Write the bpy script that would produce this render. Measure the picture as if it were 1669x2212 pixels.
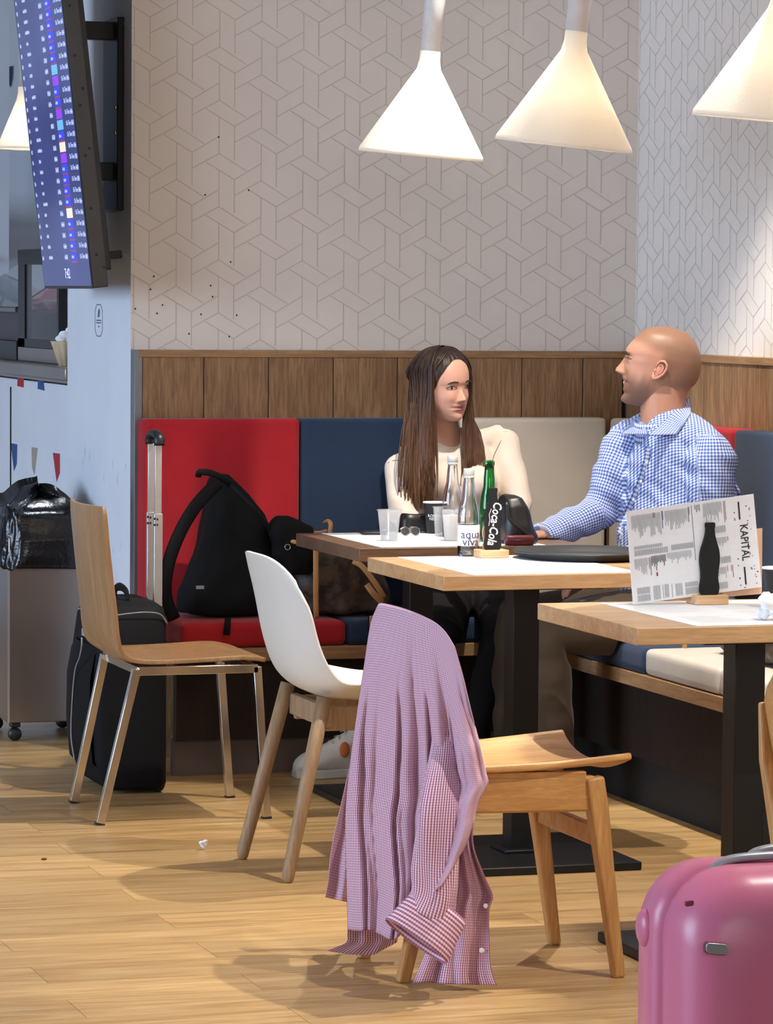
import bpy, bmesh, math, random
from mathutils import Vector, Matrix
random.seed(7)
for o in list(bpy.data.objects): bpy.data.objects.remove(o, do_unlink=True)
SC = bpy.context.scene
COL = SC.collection
R_ = math.radians
# ---------------------------------------------------------------- camera
F = 7685.0                      # focal length in pixels of the 1669 x 2212 frame
YAW, PIT, ROL = R_(17.3817), R_(-3.47305), R_(0.45287)
H = 1.44
_fw = Vector((math.sin(YAW)*math.cos(PIT), math.cos(YAW)*math.cos(PIT), math.sin(PIT)))
_r0 = Vector((math.cos(YAW), -math.sin(YAW), 0)); _u0 = _r0.cross(_fw)
_R = math.cos(ROL)*_r0 + math.sin(ROL)*_u0
_U = -math.sin(ROL)*_r0 + math.cos(ROL)*_u0
CAM = Vector((0, 0, H))
cam = bpy.data.cameras.new('camera'); co = bpy.data.objects.new('camera', cam); COL.objects.link(co)
co.matrix_world = Matrix(((_R.x, _U.x, -_fw.x, 0), (_R.y, _U.y, -_fw.y, 0), (_R.z, _U.z, -_fw.z, H), (0, 0, 0, 1)))
cam.sensor_fit = 'VERTICAL'; cam.sensor_height = 36.0; cam.lens = F/2212*36.0
cam.clip_start = 0.1; cam.clip_end = 60
SC.camera = co
def ray(x, y): return _fw + _R*((x-834.5)/F) - _U*((y-1106)/F)
def pz(x, y, z): d = ray(x, y); return CAM + d*((z-H)/d.z)
def pY(x, y, Y): d = ray(x, y); return CAM + d*(Y/d.y)
def pX(x, y, X): d = ray(x, y); return CAM + d*(X/d.x)
def mpp(p): return (Vector(p)-CAM).dot(_fw)/F        # metres per pixel at a point
# ---------------------------------------------------------------- world, exposure
SC.view_settings.view_transform = 'Standard'; SC.view_settings.look = 'None'
SC.view_settings.gamma = 1.0; SC.view_settings.use_curve_mapping = False
SC.view_settings.exposure = 0.46
wd = bpy.data.worlds.new('world'); SC.world = wd; wd.use_nodes = True
wd.node_tree.nodes['Background'].inputs[0].default_value = (0.62, 0.76, 1.0, 1)
wd.node_tree.nodes['Background'].inputs[1].default_value = 0.18
def spot(name, loc, target, power, size, blend, color, radius):
    l = bpy.data.lights.new(name, 'SPOT'); l.energy = power; l.spot_size = R_(size); l.spot_blend = blend
    l.color = color; l.shadow_soft_size = radius
    o = bpy.data.objects.new(name, l); COL.objects.link(o); o.location = loc
    o.rotation_euler = (Vector(target)-Vector(loc)).to_track_quat('-Z', 'Y').to_euler()
    return o
def area(name, loc, target, power, sx, sy, color):
    l = bpy.data.lights.new(name, 'AREA'); l.shape = 'RECTANGLE'; l.size = sx; l.size_y = sy; l.energy = power; l.color = color
    o = bpy.data.objects.new(name, l); COL.objects.link(o); o.location = loc
    o.rotation_euler = (Vector(target)-Vector(loc)).to_track_quat('-Z', 'Y').to_euler()
    return o
# cool daylight from the glazed front of the terminal, well to the left and behind the camera
area('daylight_window', (-5.5, 7.5, 2.0), (3.0, 10.4, 1.2), 390, 5.0, 2.6, (0.60, 0.76, 1.0))
area('fill_light', (0.5, -3.0, 3.2), (2.6, 9.0, 0.8), 105, 5.0, 2.0, (1.0, 0.93, 0.86))  # warm fill added behind the camera to lift the ambient level
# ---------------------------------------------------------------- object helpers
def tag(o, label=None, cat=None, group=None, kind=None):
    if label: o['label'] = label
    if cat: o['category'] = cat
    if group: o['group'] = group
    if kind: o['kind'] = kind
    return o
def thing(name, loc, label, cat, group=None):
    o = bpy.data.objects.new(name, None); COL.objects.link(o); o.location = loc
    o.empty_display_size = 0.05
    return tag(o, label, cat, group)
def world_loc(o):
    v = Vector(o.location)
    return v
class B:
    """collects faces in world coordinates"""
    def __init__(s): s.v = []; s.f = []; s.m = []; s.uv = None
    def add(s, vs, fs, m=0):
        k = len(s.v); s.v += [tuple(p) for p in vs]; s.f += [tuple(k+i for i in f) for f in fs]; s.m += [m]*len(fs); return s
    def box(s, x0, x1, y0, y1, z0, z1, m=0, T=None):
        vs = [(x0,y0,z0),(x1,y0,z0),(x1,y1,z0),(x0,y1,z0),(x0,y0,z1),(x1,y0,z1),(x1,y1,z1),(x0,y1,z1)]
        if T: vs = [T @ Vector(p) for p in vs]
        return s.add(vs, [(0,3,2,1),(4,5,6,7),(0,1,5,4),(1,2,6,5),(2,3,7,6),(3,0,4,7)], m)
    def lathe(s, prof, c=(0,0,0), n=24, m=0, T=None):
        vs = []; fs = []; L = len(prof)
        for r, z in prof:
            for i in range(n):
                a = 2*math.pi*i/n; vs.append((c[0]+r*math.cos(a), c[1]+r*math.sin(a), c[2]+z))
        for j in range(L-1):
            for i in range(n):
                a, b = j*n+i, j*n+(i+1) % n
                fs.append((a, b, b+n, a+n))
        if prof[0][0] > 1e-5: fs.append(tuple(range(n-1, -1, -1)))
        if prof[-1][0] > 1e-5: fs.append(tuple((L-1)*n+i for i in range(n)))
        if T: vs = [T @ Vector(p) for p in vs]
        return s.add(vs, fs, m)
    def loft(s, rings, m=0, cap=True, closed=True):
        n = len(rings[0]); vs = [p for r in rings for p in r]; fs = []
        for j in range(len(rings)-1):
            for i in range(n if closed else n-1):
                a, b = j*n+i, j*n+(i+1) % n
                fs.append((a, b, b+n, a+n))
        if cap and closed:
            fs.append(tuple(range(n-1, -1, -1))); fs.append(tuple((len(rings)-1)*n+i for i in range(n)))
        return s.add(vs, fs, m)
    def tube(s, pts, r, n=8, m=0, up=None, flat=1.0, cap=True, square=False):
        pts = [Vector(p) for p in pts]; rings = []
        prev = None
        for i, p in enumerate(pts):
            t = (pts[min(i+1, len(pts)-1)]-pts[max(i-1, 0)]).normalized()
            if prev is None:
                u = Vector(up) if up else (Vector((0,0,1)) if abs(t.z) < 0.9 else Vector((1,0,0)))
            else: u = Vector(up) if up else prev
            u = (u - t*u.dot(t)).normalized(); prev = u; w = t.cross(u)
            rr = r[i] if isinstance(r, list) else r
            if isinstance(rr, (list, tuple)): ra, rb = rr
            else: ra, rb = rr, rr*flat
            ring = []
            for k in range(n):
                a = 2*math.pi*k/n + (math.pi/4 if square else 0)
                q = math.sqrt(2) if square else 1
                ring.append(p + w*(math.cos(a)*ra*q) + u*(math.sin(a)*rb*q))
            rings.append(ring)
        return s.loft(rings, m, cap)
    def ball(s, c, rx, ry=None, rz=None, n=16, k=10, m=0, T=None):
        ry = rx if ry is None else ry; rz = rx if rz is None else rz
        vs = [(0,0,-1)]
        for j in range(1, k):
            t = -math.pi/2+math.pi*j/k
            for i in range(n):
                a = 2*math.pi*i/n; vs.append((math.cos(a)*math.cos(t), math.sin(a)*math.cos(t), math.sin(t)))
        vs.append((0,0,1)); fs = []
        for i in range(n): fs.append((0, 1+(i+1) % n, 1+i))
        for j in range(k-2):
            for i in range(n):
                a, b = 1+j*n+i, 1+j*n+(i+1) % n; fs.append((a, b, b+n, a+n))
        e = len(vs)-1
        for i in range(n): fs.append((1+(k-2)*n+i, 1+(k-2)*n+(i+1) % n, e))
        vs = [Vector((p[0]*rx, p[1]*ry, p[2]*rz)) for p in vs]
        if T: vs = [T @ p for p in vs]
        return s.add([p+Vector(c) for p in vs], fs, m)
    def prism(s, poly, to3, t0, t1, m=0):
        n = len(poly)
        vs = [to3(a, b, t0) for a, b in poly]+[to3(a, b, t1) for a, b in poly]
        fs = [tuple(range(n-1, -1, -1)), tuple(range(n, 2*n))]+[(i, (i+1) % n, n+(i+1) % n, n+i) for i in range(n)]
        return s.add(vs, fs, m)
    def grid(s, fn, nu, nv, m=0):
        vs = [fn(i/(nu-1), j/(nv-1)) for j in range(nv) for i in range(nu)]
        return s.add(vs, [(j*nu+i, j*nu+i+1, (j+1)*nu+i+1, (j+1)*nu+i) for j in range(nv-1) for i in range(nu-1)], m)
def link(name, me, mats, parent=None):
    o = bpy.data.objects.new(name, me); COL.objects.link(o)
    if not isinstance(mats, (list, tuple)): mats = [mats]
    if len(me.materials) == 0:
        for m in mats: me.materials.append(m)
    if parent: attach(o, parent)
    return o
def attach(o, parent):
    o.parent = parent
    if parent.type == 'EMPTY': o.matrix_parent_inverse = Matrix.Translation(-Vector(parent.location))
def fixn(me):
    bm = bmesh.new(); bm.from_mesh(me); bmesh.ops.recalc_face_normals(bm, faces=bm.faces); bm.to_mesh(me); bm.free()
def mesh(b, name='mesh', fix=True):
    me = bpy.data.meshes.new(name); me.from_pydata(b.v, [], b.f)
    me.polygons.foreach_set('material_index', b.m)
    if fix: fixn(me)
    return me
def obj(name, b, mats, parent=None, bev=0, seg=2, smooth=False, sub=0, solid=0, fix=True, angle=40):
    me = mesh(b, name, fix)
    o = link(name, me, mats, parent)
    if solid:
        m = o.modifiers.new('s', 'SOLIDIFY'); m.thickness = abs(solid); m.offset = 0 if solid > 0 else -1
    if bev:
        m = o.modifiers.new('b', 'BEVEL'); m.width = bev; m.segments = seg; m.limit_method = 'ANGLE'; m.angle_limit = R_(35)
    if sub:
        m = o.modifiers.new('u', 'SUBSURF'); m.levels = m.render_levels = sub
    if smooth or bev or sub: shade(me, angle if not (smooth is True and not bev) else 180)
    return o
def shade(me, angle=40):
    me.polygons.foreach_set('use_smooth', [True]*len(me.polygons))
    if angle < 180:
        bm = bmesh.new(); bm.from_mesh(me); ca = R_(angle)
        for e in bm.edges:
            if len(e.link_faces) == 2 and e.calc_face_angle(0) > ca: e.smooth = False
        bm.to_mesh(me); bm.free()
def fuse(b, voxel=0.006, it=4, name='fused', fac=0.6):
    me = mesh(b, 'tmp'); o = bpy.data.objects.new('tmp', me); COL.objects.link(o)
    m = o.modifiers.new('r', 'REMESH'); m.mode = 'VOXEL'; m.voxel_size = voxel; m.use_smooth_shade = True
    if it:
        s = o.modifiers.new('sm', 'SMOOTH'); s.factor = fac; s.iterations = it
    dg = bpy.context.evaluated_depsgraph_get(); dg.update()
    r = bpy.data.meshes.new_from_object(o.evaluated_get(dg)); r.name = name
    bpy.data.objects.remove(o, do_unlink=True); bpy.data.meshes.remove(me)
    r.polygons.foreach_set('use_smooth', [True]*len(r.polygons))
    r.materials.clear()
    return r
def set_uv(me, fn):
    uv = me.uv_layers.new(name='UVMap')
    for l in me.loops:
        uv.data[l.index].uv = fn(me.vertices[l.vertex_index].co)
def bumpy(me, amp, scale, seed=0.0, stretch=(1,1,1)):
    from mathutils import noise
    ns = [v.normal.copy() for v in me.vertices]
    for v, n in zip(me.vertices, ns):
        q = Vector((v.co.x*stretch[0], v.co.y*stretch[1], v.co.z*stretch[2]))*scale + Vector((seed, seed*1.7, 0))
        v.co += n*(amp*noise.noise(q))
def rounded(w, d, r, n=5):
    """rounded rectangle outline, centred"""
    P = []
    for cx, cy, a0 in ((w/2-r, d/2-r, 0), (-w/2+r, d/2-r, 90), (-w/2+r, -d/2+r, 180), (w/2-r, -d/2+r, 270)):
        for k in range(n+1):
            a = R_(a0+90*k/n); P.append((cx+r*math.cos(a), cy+r*math.sin(a)))
    return P
_tc = {}
def text_geo(s, size, bold=0, shear=0):
    key = (s, bold, shear)
    if key not in _tc:
        c = bpy.data.curves.new('t', 'FONT'); c.body = s; c.size = 1.0; c.align_x = 'CENTER'; c.align_y = 'CENTER'; c.resolution_u = 2; c.offset = bold; c.shear = shear
        o = bpy.data.objects.new('t', c); COL.objects.link(o)
        dg = bpy.context.evaluated_depsgraph_get(); dg.update()
        me = bpy.data.meshes.new_from_object(o.evaluated_get(dg))
        _tc[key] = ([tuple(v.co) for v in me.vertices], [tuple(p.vertices) for p in me.polygons])
        bpy.data.objects.remove(o, do_unlink=True); bpy.data.meshes.remove(me)
    v, f = _tc[key]
    return [(p[0]*size, p[1]*size) for p in v], f
def put_text(b, s, size, o, ux, uy, m=0, sx=1.0, bold=0):
    v, f = text_geo(s, size, bold); o = Vector(o); ux = Vector(ux); uy = Vector(uy)
    b.add([o+ux*(p[0]*sx)+uy*p[1] for p in v], f, m)
def copy_tree(src, off, label=None):
    c = src.copy(); COL.objects.link(c); c.location = Vector(src.location)+Vector(off)
    if label: c['label'] = label
    for ch in src.children:
        k = ch.copy(); COL.objects.link(k); k.parent = c; k.matrix_parent_inverse = ch.matrix_parent_inverse.copy()
        for g in ch.children:
            h = g.copy(); COL.objects.link(h); h.parent = k; h.matrix_parent_inverse = g.matrix_parent_inverse.copy()
    return c
def interp(tab, x):
    if x <= tab[0][0]: return tab[0][1]
    for (a, b), (c, d) in zip(tab, tab[1:]):
        if x <= c:
            t = (x-a)/(c-a); t = t*t*(3-2*t)*0.5+t*0.5
            return b+(d-b)*t
    return tab[-1][1]
def spline(pts, n):
    """Catmull-Rom through points"""
    P = [Vector(p) for p in pts]; P = [P[0]*2-P[1]]+P+[P[-1]*2-P[-2]]; out = []
    segs = len(P)-3
    for i in range(n):
        t = i/(n-1)*segs; k = min(int(t), segs-1); t -= k
        a, b, c, d = P[k:k+4]
        out.append(0.5*((2*b)+(c-a)*t+(2*a-5*b+4*c-d)*t*t+(3*b-a-3*c+d)*t*t*t))
    return out
def hermite(tab, x):
    """smooth curve through a table (finite-difference tangents)"""
    n = len(tab)
    if x <= tab[0][0]: return tab[0][1]
    if x >= tab[-1][0]: return tab[-1][1]
    for i in range(n-1):
        if x <= tab[i+1][0]:
            x0, y0 = tab[i]; x1, y1 = tab[i+1]; h = x1-x0; d = (y1-y0)/h
            m0 = d if i == 0 else ((y1-tab[i-1][1])/(x1-tab[i-1][0]))
            m1 = d if i == n-2 else ((tab[i+2][1]-y0)/(tab[i+2][0]-x0))
            if (y0-(tab[i-1][1] if i else y0))*(y1-y0) < 0: m0 *= .3
            t = (x-x0)/h; return (2*t**3-3*t*t+1)*y0+(t**3-2*t*t+t)*h*m0+(-2*t**3+3*t*t)*y1+(t**3-t*t)*h*m1
    return tab[-1][1]
# ---------------------------------------------------------------- materials
def srgb(r, g, b):
    f = lambda c: (c/255/12.92 if c/255 <= 0.04045 else ((c/255+0.055)/1.055)**2.4)
    return (f(r), f(g), f(b), 1)
class NT:
    def __init__(s, name):
        s.mat = bpy.data.materials.new(name); s.mat.use_nodes = True; s.t = s.mat.node_tree
        s.p = s.t.nodes['Principled BSDF']; s.out = s.t.nodes['Material Output']
    def n(s, typ, **kw):
        o = s.t.nodes.new(typ)
        for k, v in kw.items(): setattr(o, k, v)
        return o
    def l(s, a, b): s.t.links.new(a, b)
    def coords(s, which='Object', scale=(1,1,1), rot=(0,0,0), rnd=False):
        tc = s.n('ShaderNodeTexCoord'); mp = s.n('ShaderNodeMapping'); mp.inputs['Scale'].default_value = scale; mp.inputs['Rotation'].default_value = rot
        src = tc.outputs[which]
        if rnd:
            oi = s.n('ShaderNodeObjectInfo'); ad = s.n('ShaderNodeVectorMath'); ad.operation = 'ADD'
            mu = s.n('ShaderNodeVectorMath'); mu.operation = 'SCALE'; mu.inputs['Scale'].default_value = 17.3
            cb = s.n('ShaderNodeCombineXYZ')
            for k in range(3): s.l(oi.outputs['Random'], cb.inputs[k])
            s.l(cb.outputs[0], mu.inputs[0]); s.l(src, ad.inputs[0]); s.l(mu.outputs[0], ad.inputs[1]); src = ad.outputs[0]
        s.l(src, mp.inputs['Vector']); return mp.outputs[0]
    def noise(s, vec, scale, detail=3, rough=0.55, dist=0):
        o = s.n('ShaderNodeTexNoise'); o.inputs['Scale'].default_value = scale; o.inputs['Detail'].default_value = detail
        o.inputs['Roughness'].default_value = rough; o.inputs['Distortion'].default_value = dist
        s.l(vec, o.inputs['Vector']); return o.outputs['Fac']
    def ramp(s, fac, stops):
        o = s.n('ShaderNodeValToRGB'); e = o.color_ramp.elements
        while len(e) < len(stops): e.new(0.5)
        for k, (p, c) in enumerate(stops): e[k].position = p; e[k].color = c
        s.l(fac, o.inputs[0]); return o.outputs[0]
    def mix(s, fac, a, b, mode='MIX'):
        o = s.n('ShaderNodeMix'); o.data_type = 'RGBA'; o.blend_type = mode
        for k, v in ((0, fac), (6, a), (7, b)):
            if hasattr(v, 'is_linked') or hasattr(v, 'links'): s.l(v, o.inputs[k])
            else: o.inputs[k].default_value = v
        return o.outputs[2]
    def math(s, op, a, b=None):
        o = s.n('ShaderNodeMath'); o.operation = op
        for k, v in ((0, a), (1, b)):
            if v is None: continue
            if hasattr(v, 'links'): s.l(v, o.inputs[k])
            else: o.inputs[k].default_value = v
        return o.outputs[0]
    def bump(s, h, strength=0.2, dist=0.002):
        o = s.n('ShaderNodeBump'); o.inputs['Strength'].default_value = strength; o.inputs['Distance'].default_value = dist
        s.l(h, o.inputs['Height']); s.l(o.outputs[0], s.p.inputs['Normal'])
    def col(s, c):
        if hasattr(c, 'links'): s.l(c, s.p.inputs['Base Color'])
        else: s.p.inputs['Base Color'].default_value = c
    def rgh(s, r, metal=0, spec=0.5):
        s.p.inputs['Roughness'].default_value = r; s.p.inputs['Metallic'].default_value = metal; s.p.inputs['Specular IOR Level'].default_value = spec
        return s
def plain(name, c, rough=0.5, metal=0, var=0.06, nscale=30, bump=0, bdist=0.001, spec=0.5):
    t = NT(name); v = t.coords(); f = t.noise(v, nscale, 3)
    a = tuple(max(0, x*(1-var)) for x in c[:3])+(1,); b = tuple(min(1, x*(1+var)) for x in c[:3])+(1,)
    t.col(t.ramp(f, [(0.3, a), (0.7, b)])); t.rgh(rough, metal, spec)
    if bump: t.bump(t.noise(v, nscale*4, 2), bump, bdist)
    return t.mat
def wood(name, c1, c2, axis='x', rough=0.45, scale=1.0, rnd=False, figure=0.5, spec=0.4):
    t = NT(name)
    sc = {'x': (1.2, 14, 14), 'y': (14, 1.2, 14), 'z': (14, 14, 1.2)}[axis]
    sc = tuple(k*scale for k in sc)
    v = t.coords(scale=sc, rnd=rnd)
    a = t.noise(v, 1.0, 4, 0.6, 1.2); 
    v2 = t.coords(scale=tuple(k*9 for k in sc), rnd=rnd); b = t.noise(v2, 1.0, 3, 0.6, 0.3)
    base = t.ramp(a, [(0.32, c1), (0.68, c2)])
    dk = tuple(x*0.62 for x in c1[:3])+(1,)
    fine = t.ramp(b, [(0.36, (1,1,1,1)), (0.62, (0,0,0,1))])
    t.col(t.mix(t.math('MULTIPLY', t.math('SUBTRACT', 1.0, fine), figure), base, dk))
    t.rgh(rough, 0, spec); t.bump(b, 0.08, 0.001)
    return t.mat
def fabric(name, c, rough=0.9, weave=900, var=0.12, bump=0.3, sheen=0.12):
    t = NT(name); v = t.coords(); f = t.noise(v, 6, 3); g = t.noise(v, weave, 2)
    a = tuple(x*(1-var) for x in c[:3])+(1,); b = tuple(min(1, x*(1+var)) for x in c[:3])+(1,)
    t.col(t.mix(0.5, t.ramp(f, [(0.35, a), (0.65, b)]), t.ramp(g, [(0.3, a), (0.7, b)])))
    t.rgh(rough, 0, 0.25); t.bump(g, bump, 0.0008); t.p.inputs['Sheen Weight'].default_value = sheen
    return t.mat
def emis(name, c, strength):
    t = NT(name); t.col((0.02,0.02,0.02,1)); t.p.inputs['Emission Color'].default_value = c; t.p.inputs['Emission Strength'].default_value = strength
    v = t.coords(); f = t.noise(v, 40, 2); t.l(t.ramp(f, [(0.2, tuple(x*0.94 for x in c[:3])+(1,)), (0.8, c)]), t.p.inputs['Emission Color'])
    t.rgh(0.3); return t.mat
def glass(name, c, rough=0.02, ior=1.45):
    t = NT(name); v = t.coords(); f = t.noise(v, 20, 2)
    t.col(t.ramp(f, [(0.2, tuple(x*0.97 for x in c[:3])+(1,)), (0.8, c)]))
    t.rgh(rough); t.p.inputs['Transmission Weight'].default_value = 1.0; t.p.inputs['IOR'].default_value = ior
    return t.mat
def gingham(name, ca, cb, cc, freq, horiz=1.0, rough=0.85):
    """woven check on the UV map; ca light, cb line colour"""
    t = NT(name); tc = t.n('ShaderNodeTexCoord'); sp = t.n('ShaderNodeSeparateXYZ'); t.l(tc.outputs['UV'], sp.inputs[0])
    def band(o, fr):
        s1 = t.math('SINE', t.math('MULTIPLY', o, 2*math.pi*fr))
        return t.math('MULTIPLY_ADD', s1, 0.5) if False else t.math('ADD', t.math('MULTIPLY', s1, 0.5), 0.5)
    def sharp(x):
        o = t.n('ShaderNodeMapRange'); o.interpolation_type = 'SMOOTHSTEP'; o.inputs['From Min'].default_value = 0.3; o.inputs['From Max'].default_value = 0.7
        t.l(x, o.inputs['Value']); return o.outputs[0]
    a = sharp(band(sp.outputs[0], freq)); b = t.math('MULTIPLY', sharp(band(sp.outputs[1], freq)), horiz)
    s = t.math('MULTIPLY', t.math('ADD', a, b), 0.5/(0.5+0.5*horiz)*1.0)
    f = t.noise(t.coords(), 700, 2)
    c = t.ramp(s, [(0.0, ca), (0.5, cb), (1.0, cc)])
    t.col(t.mix(0.12, c, t.ramp(f, [(0.3, (0.3,0.3,0.3,1)), (0.7, (1,1,1,1))]), 'MULTIPLY'))
    t.rgh(rough, 0, 0.2); t.bump(f, 0.15, 0.0005)
    return t.mat
M = {}
M['floor_base'] = plain('floor_base', srgb(60, 42, 24), 0.8)
def floor_mat():
    t = NT('oak_laminate'); v = t.coords(scale=(1.0, 9, 9), rnd=True); a = t.noise(v, 1.6, 5, 0.62, 1.0)
    v2 = t.coords(scale=(5, 120, 120), rnd=True); b = t.noise(v2, 1.0, 3, 0.6, 0.4)
    base = t.ramp(a, [(0.30, srgb(168, 132, 86)), (0.5, srgb(198, 162, 110)), (0.72, srgb(216, 184, 132))])
    oi = t.n('ShaderNodeObjectInfo')
    tint = t.ramp(oi.outputs['Random'], [(0, (0.86,0.85,0.83,1)), (1, (1.08,1.06,1.03,1))])
    fine = t.ramp(b, [(0.35, (0.80,0.76,0.70,1)), (0.6, (1,1,1,1))])
    t.col(t.mix(1.0, t.mix(1.0, base, tint, 'MULTIPLY'), fine, 'MULTIPLY')); t.rgh(0.38, 0, 0.4); t.bump(b, 0.1, 0.0008)
    return t.mat
M['laminate'] = floor_mat()
M['wallpaper'] = plain('wallpaper_cream', srgb(224, 216, 207), 0.85, var=0.025, nscale=3, bump=0.1)
M['wall_line'] = plain('wallpaper_line', srgb(200, 190, 182), 0.9, var=0.03)
M['white_wall'] = plain('white_paint', srgb(224, 229, 238), 0.8, var=0.03, nscale=4)
M['ceiling'] = plain('ceiling_paint', srgb(205, 203, 200), 0.9, var=0.03)
M['oak_panel'] = wood('oak_veneer_panel', srgb(139, 103, 70), srgb(172, 134, 96), 'z', 0.5, 1.0, True, 0.75)
M['oak_cap'] = wood('oak_cap', srgb(150, 112, 76), srgb(176, 138, 98), 'x', 0.5)
M['oak_cap_y'] = wood('oak_cap_y', srgb(150, 112, 76), srgb(176, 138, 98), 'y', 0.5)
M['steel_trim'] = plain('steel_trim', srgb(130, 132, 135), 0.4, 0.6)
M['red'] = fabric('red_upholstery', srgb(168, 30, 38))
M['navy'] = fabric('navy_upholstery', srgb(36, 52, 76))
M['beige'] = plain('beige_vinyl', srgb(198, 188, 174), 0.5, var=0.04, nscale=8, bump=0.05)
M['dark_wood'] = wood('dark_bench_panel', srgb(34, 23, 17), srgb(50, 34, 25), 'z', 0.6)
M['black_kick'] = plain('black_kick', srgb(20, 18, 17), 0.7)
M['grey_kick'] = plain('grey_kick', srgb(120, 108, 102), 0.7, var=0.1, nscale=6)
M['oak_table'] = wood('oak_tabletop', srgb(184, 144, 100), srgb(210, 174, 128), 'x', 0.35, 1.0, False, 0.4)
M['walnut_table'] = wood('brown_tabletop', srgb(112, 84, 62), srgb(140, 108, 82), 'x', 0.35, 1.0, False, 0.5)
M['black_metal'] = plain('black_metal', srgb(24, 24, 25), 0.45, 0.3)
M['paper'] = plain('white_paper', srgb(236, 238, 242), 0.8, var=0.02)
M['ink'] = plain('grey_ink', srgb(150, 152, 158), 0.8)
M['black_ink'] = plain('black_ink', srgb(38, 36, 40), 0.8)
M['red_ink'] = plain('red_ink', srgb(150, 60, 80), 0.8)
M['blue_ink'] = plain('blue_ink', srgb(40, 52, 96), 0.8)
M['oak_chair'] = wood('oiled_oak', srgb(190, 138, 78), srgb(222, 172, 108), 'x', 0.4, 1.4, False, 0.35)
M['oak_chair_y'] = wood('oiled_oak_back', srgb(190, 138, 78), srgb(222, 172, 108), 'y', 0.4, 1.4, False, 0.35)
M['oak_chair_z'] = wood('oiled_oak_legs', srgb(186, 136, 80), srgb(214, 166, 106), 'z', 0.4, 1.4, False, 0.35)
M['grey_oak'] = wood('soaped_oak', srgb(148, 118, 88), srgb(176, 146, 112), 'z', 0.5, 1.4, False, 0.4)
M['ply'] = wood('beech_ply', srgb(152, 114, 76), srgb(178, 140, 98), 'z', 0.35, 1.2, False, 0.3)
M['ply_edge'] = wood('ply_edge', srgb(150, 104, 62), srgb(204, 158, 108), 'z', 0.5, 3.0)
M['chrome'] = plain('brushed_chrome', srgb(205, 200, 192), 0.16, 1.0, var=0.03)
M['white_plastic'] = plain('white_plastic', srgb(212, 210, 203), 0.38, var=0.01)
M['black_fabric'] = fabric('black_nylon', srgb(14, 14, 17), 0.75, sheen=0)
M['black_soft'] = fabric('black_canvas', srgb(10, 10, 11), 0.85, sheen=0)
M['piping'] = plain('grey_piping', srgb(150, 150, 152), 0.5)
M['alu'] = plain('satin_aluminium', srgb(206, 202, 196), 0.3, 0.75, var=0.03)
M['black_plastic'] = plain('black_plastic', srgb(28, 28, 30), 0.4)
M['steel'] = plain('stainless_sheet', srgb(156, 146, 138), 0.30, 0.9, var=0.08, nscale=3)
M['bag_plastic'] = plain('black_bin_liner', srgb(16, 16, 18), 0.22, var=0.1, bump=0.4, bdist=0.004, nscale=14)
M['tan'] = plain('tan_leather', srgb(190, 142, 92), 0.5, var=0.08)
M['black_leather'] = plain('black_leather', srgb(22, 20, 20), 0.38, bump=0.3)
M['dark_red'] = plain('oxblood_leather', srgb(92, 24, 32), 0.4)
M['pink'] = plain('pink_abs_shell', srgb(216, 118, 148), 0.34, var=0.03, nscale=400)
M['grey_plastic'] = plain('grey_plastic', srgb(160, 163, 168), 0.35, 0.3)
M['tray'] = plain('dark_tray', srgb(44, 46, 48), 0.4)
M['pine'] = wood('pine_block', srgb(212, 168, 122), srgb(230, 190, 146), 'x', 0.5)
M['kraft'] = plain('kraft_card', srgb(214, 172, 140), 0.8)
M['glass'] = glass('clear_glass', (0.97, 0.98, 0.98, 1))
M['green_glass'] = glass('green_glass', (0.10, 0.52, 0.16, 1))
M['water'] = glass('water', (0.97, 0.985, 0.99, 1), 0.0, 1.33)
def thin_clear(name, tint, body, gloss, rough=0.08):
    """thin clear plastic: mostly see-through, a little milky, with a sheen"""
    t = NT(name); tr = t.n('ShaderNodeBsdfTransparent'); tr.inputs[0].default_value = tint
    df = t.n('ShaderNodeBsdfDiffuse'); f = t.noise(t.coords(), 30, 2); t.l(t.ramp(f, [(0.3, (.80,.81,.83,1)), (.7, (.92,.92,.94,1))]), df.inputs[0])
    gl = t.n('ShaderNodeBsdfGlossy'); gl.inputs['Roughness'].default_value = rough
    a = t.n('ShaderNodeMixShader'); a.inputs[0].default_value = body; t.l(tr.outputs[0], a.inputs[1]); t.l(df.outputs[0], a.inputs[2])
    b = t.n('ShaderNodeMixShader'); b.inputs[0].default_value = gloss; t.l(a.outputs[0], b.inputs[1]); t.l(gl.outputs[0], b.inputs[2])
    t.l(b.outputs[0], t.out.inputs[0]); return t.mat
M['cup_plastic'] = thin_clear('clear_cup_plastic', (.97,.97,.98,1), .16, .10)
M['cup_water'] = thin_clear('cup_water', (.84,.87,.89,1), .06, .12, .02)
M['skin_hand'] = plain('skin', srgb(206, 156, 130), 0.5, var=0.06, nscale=60)
# ================================================================ the room
WY, WX, PX, PY2 = 10.772, 4.211, 2.537, 11.69     # back wall plane, right wall plane, pillar side, pillar far end
CEIL = 3.0
P_ = 0.165; A_ = 0.82233*P_
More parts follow.
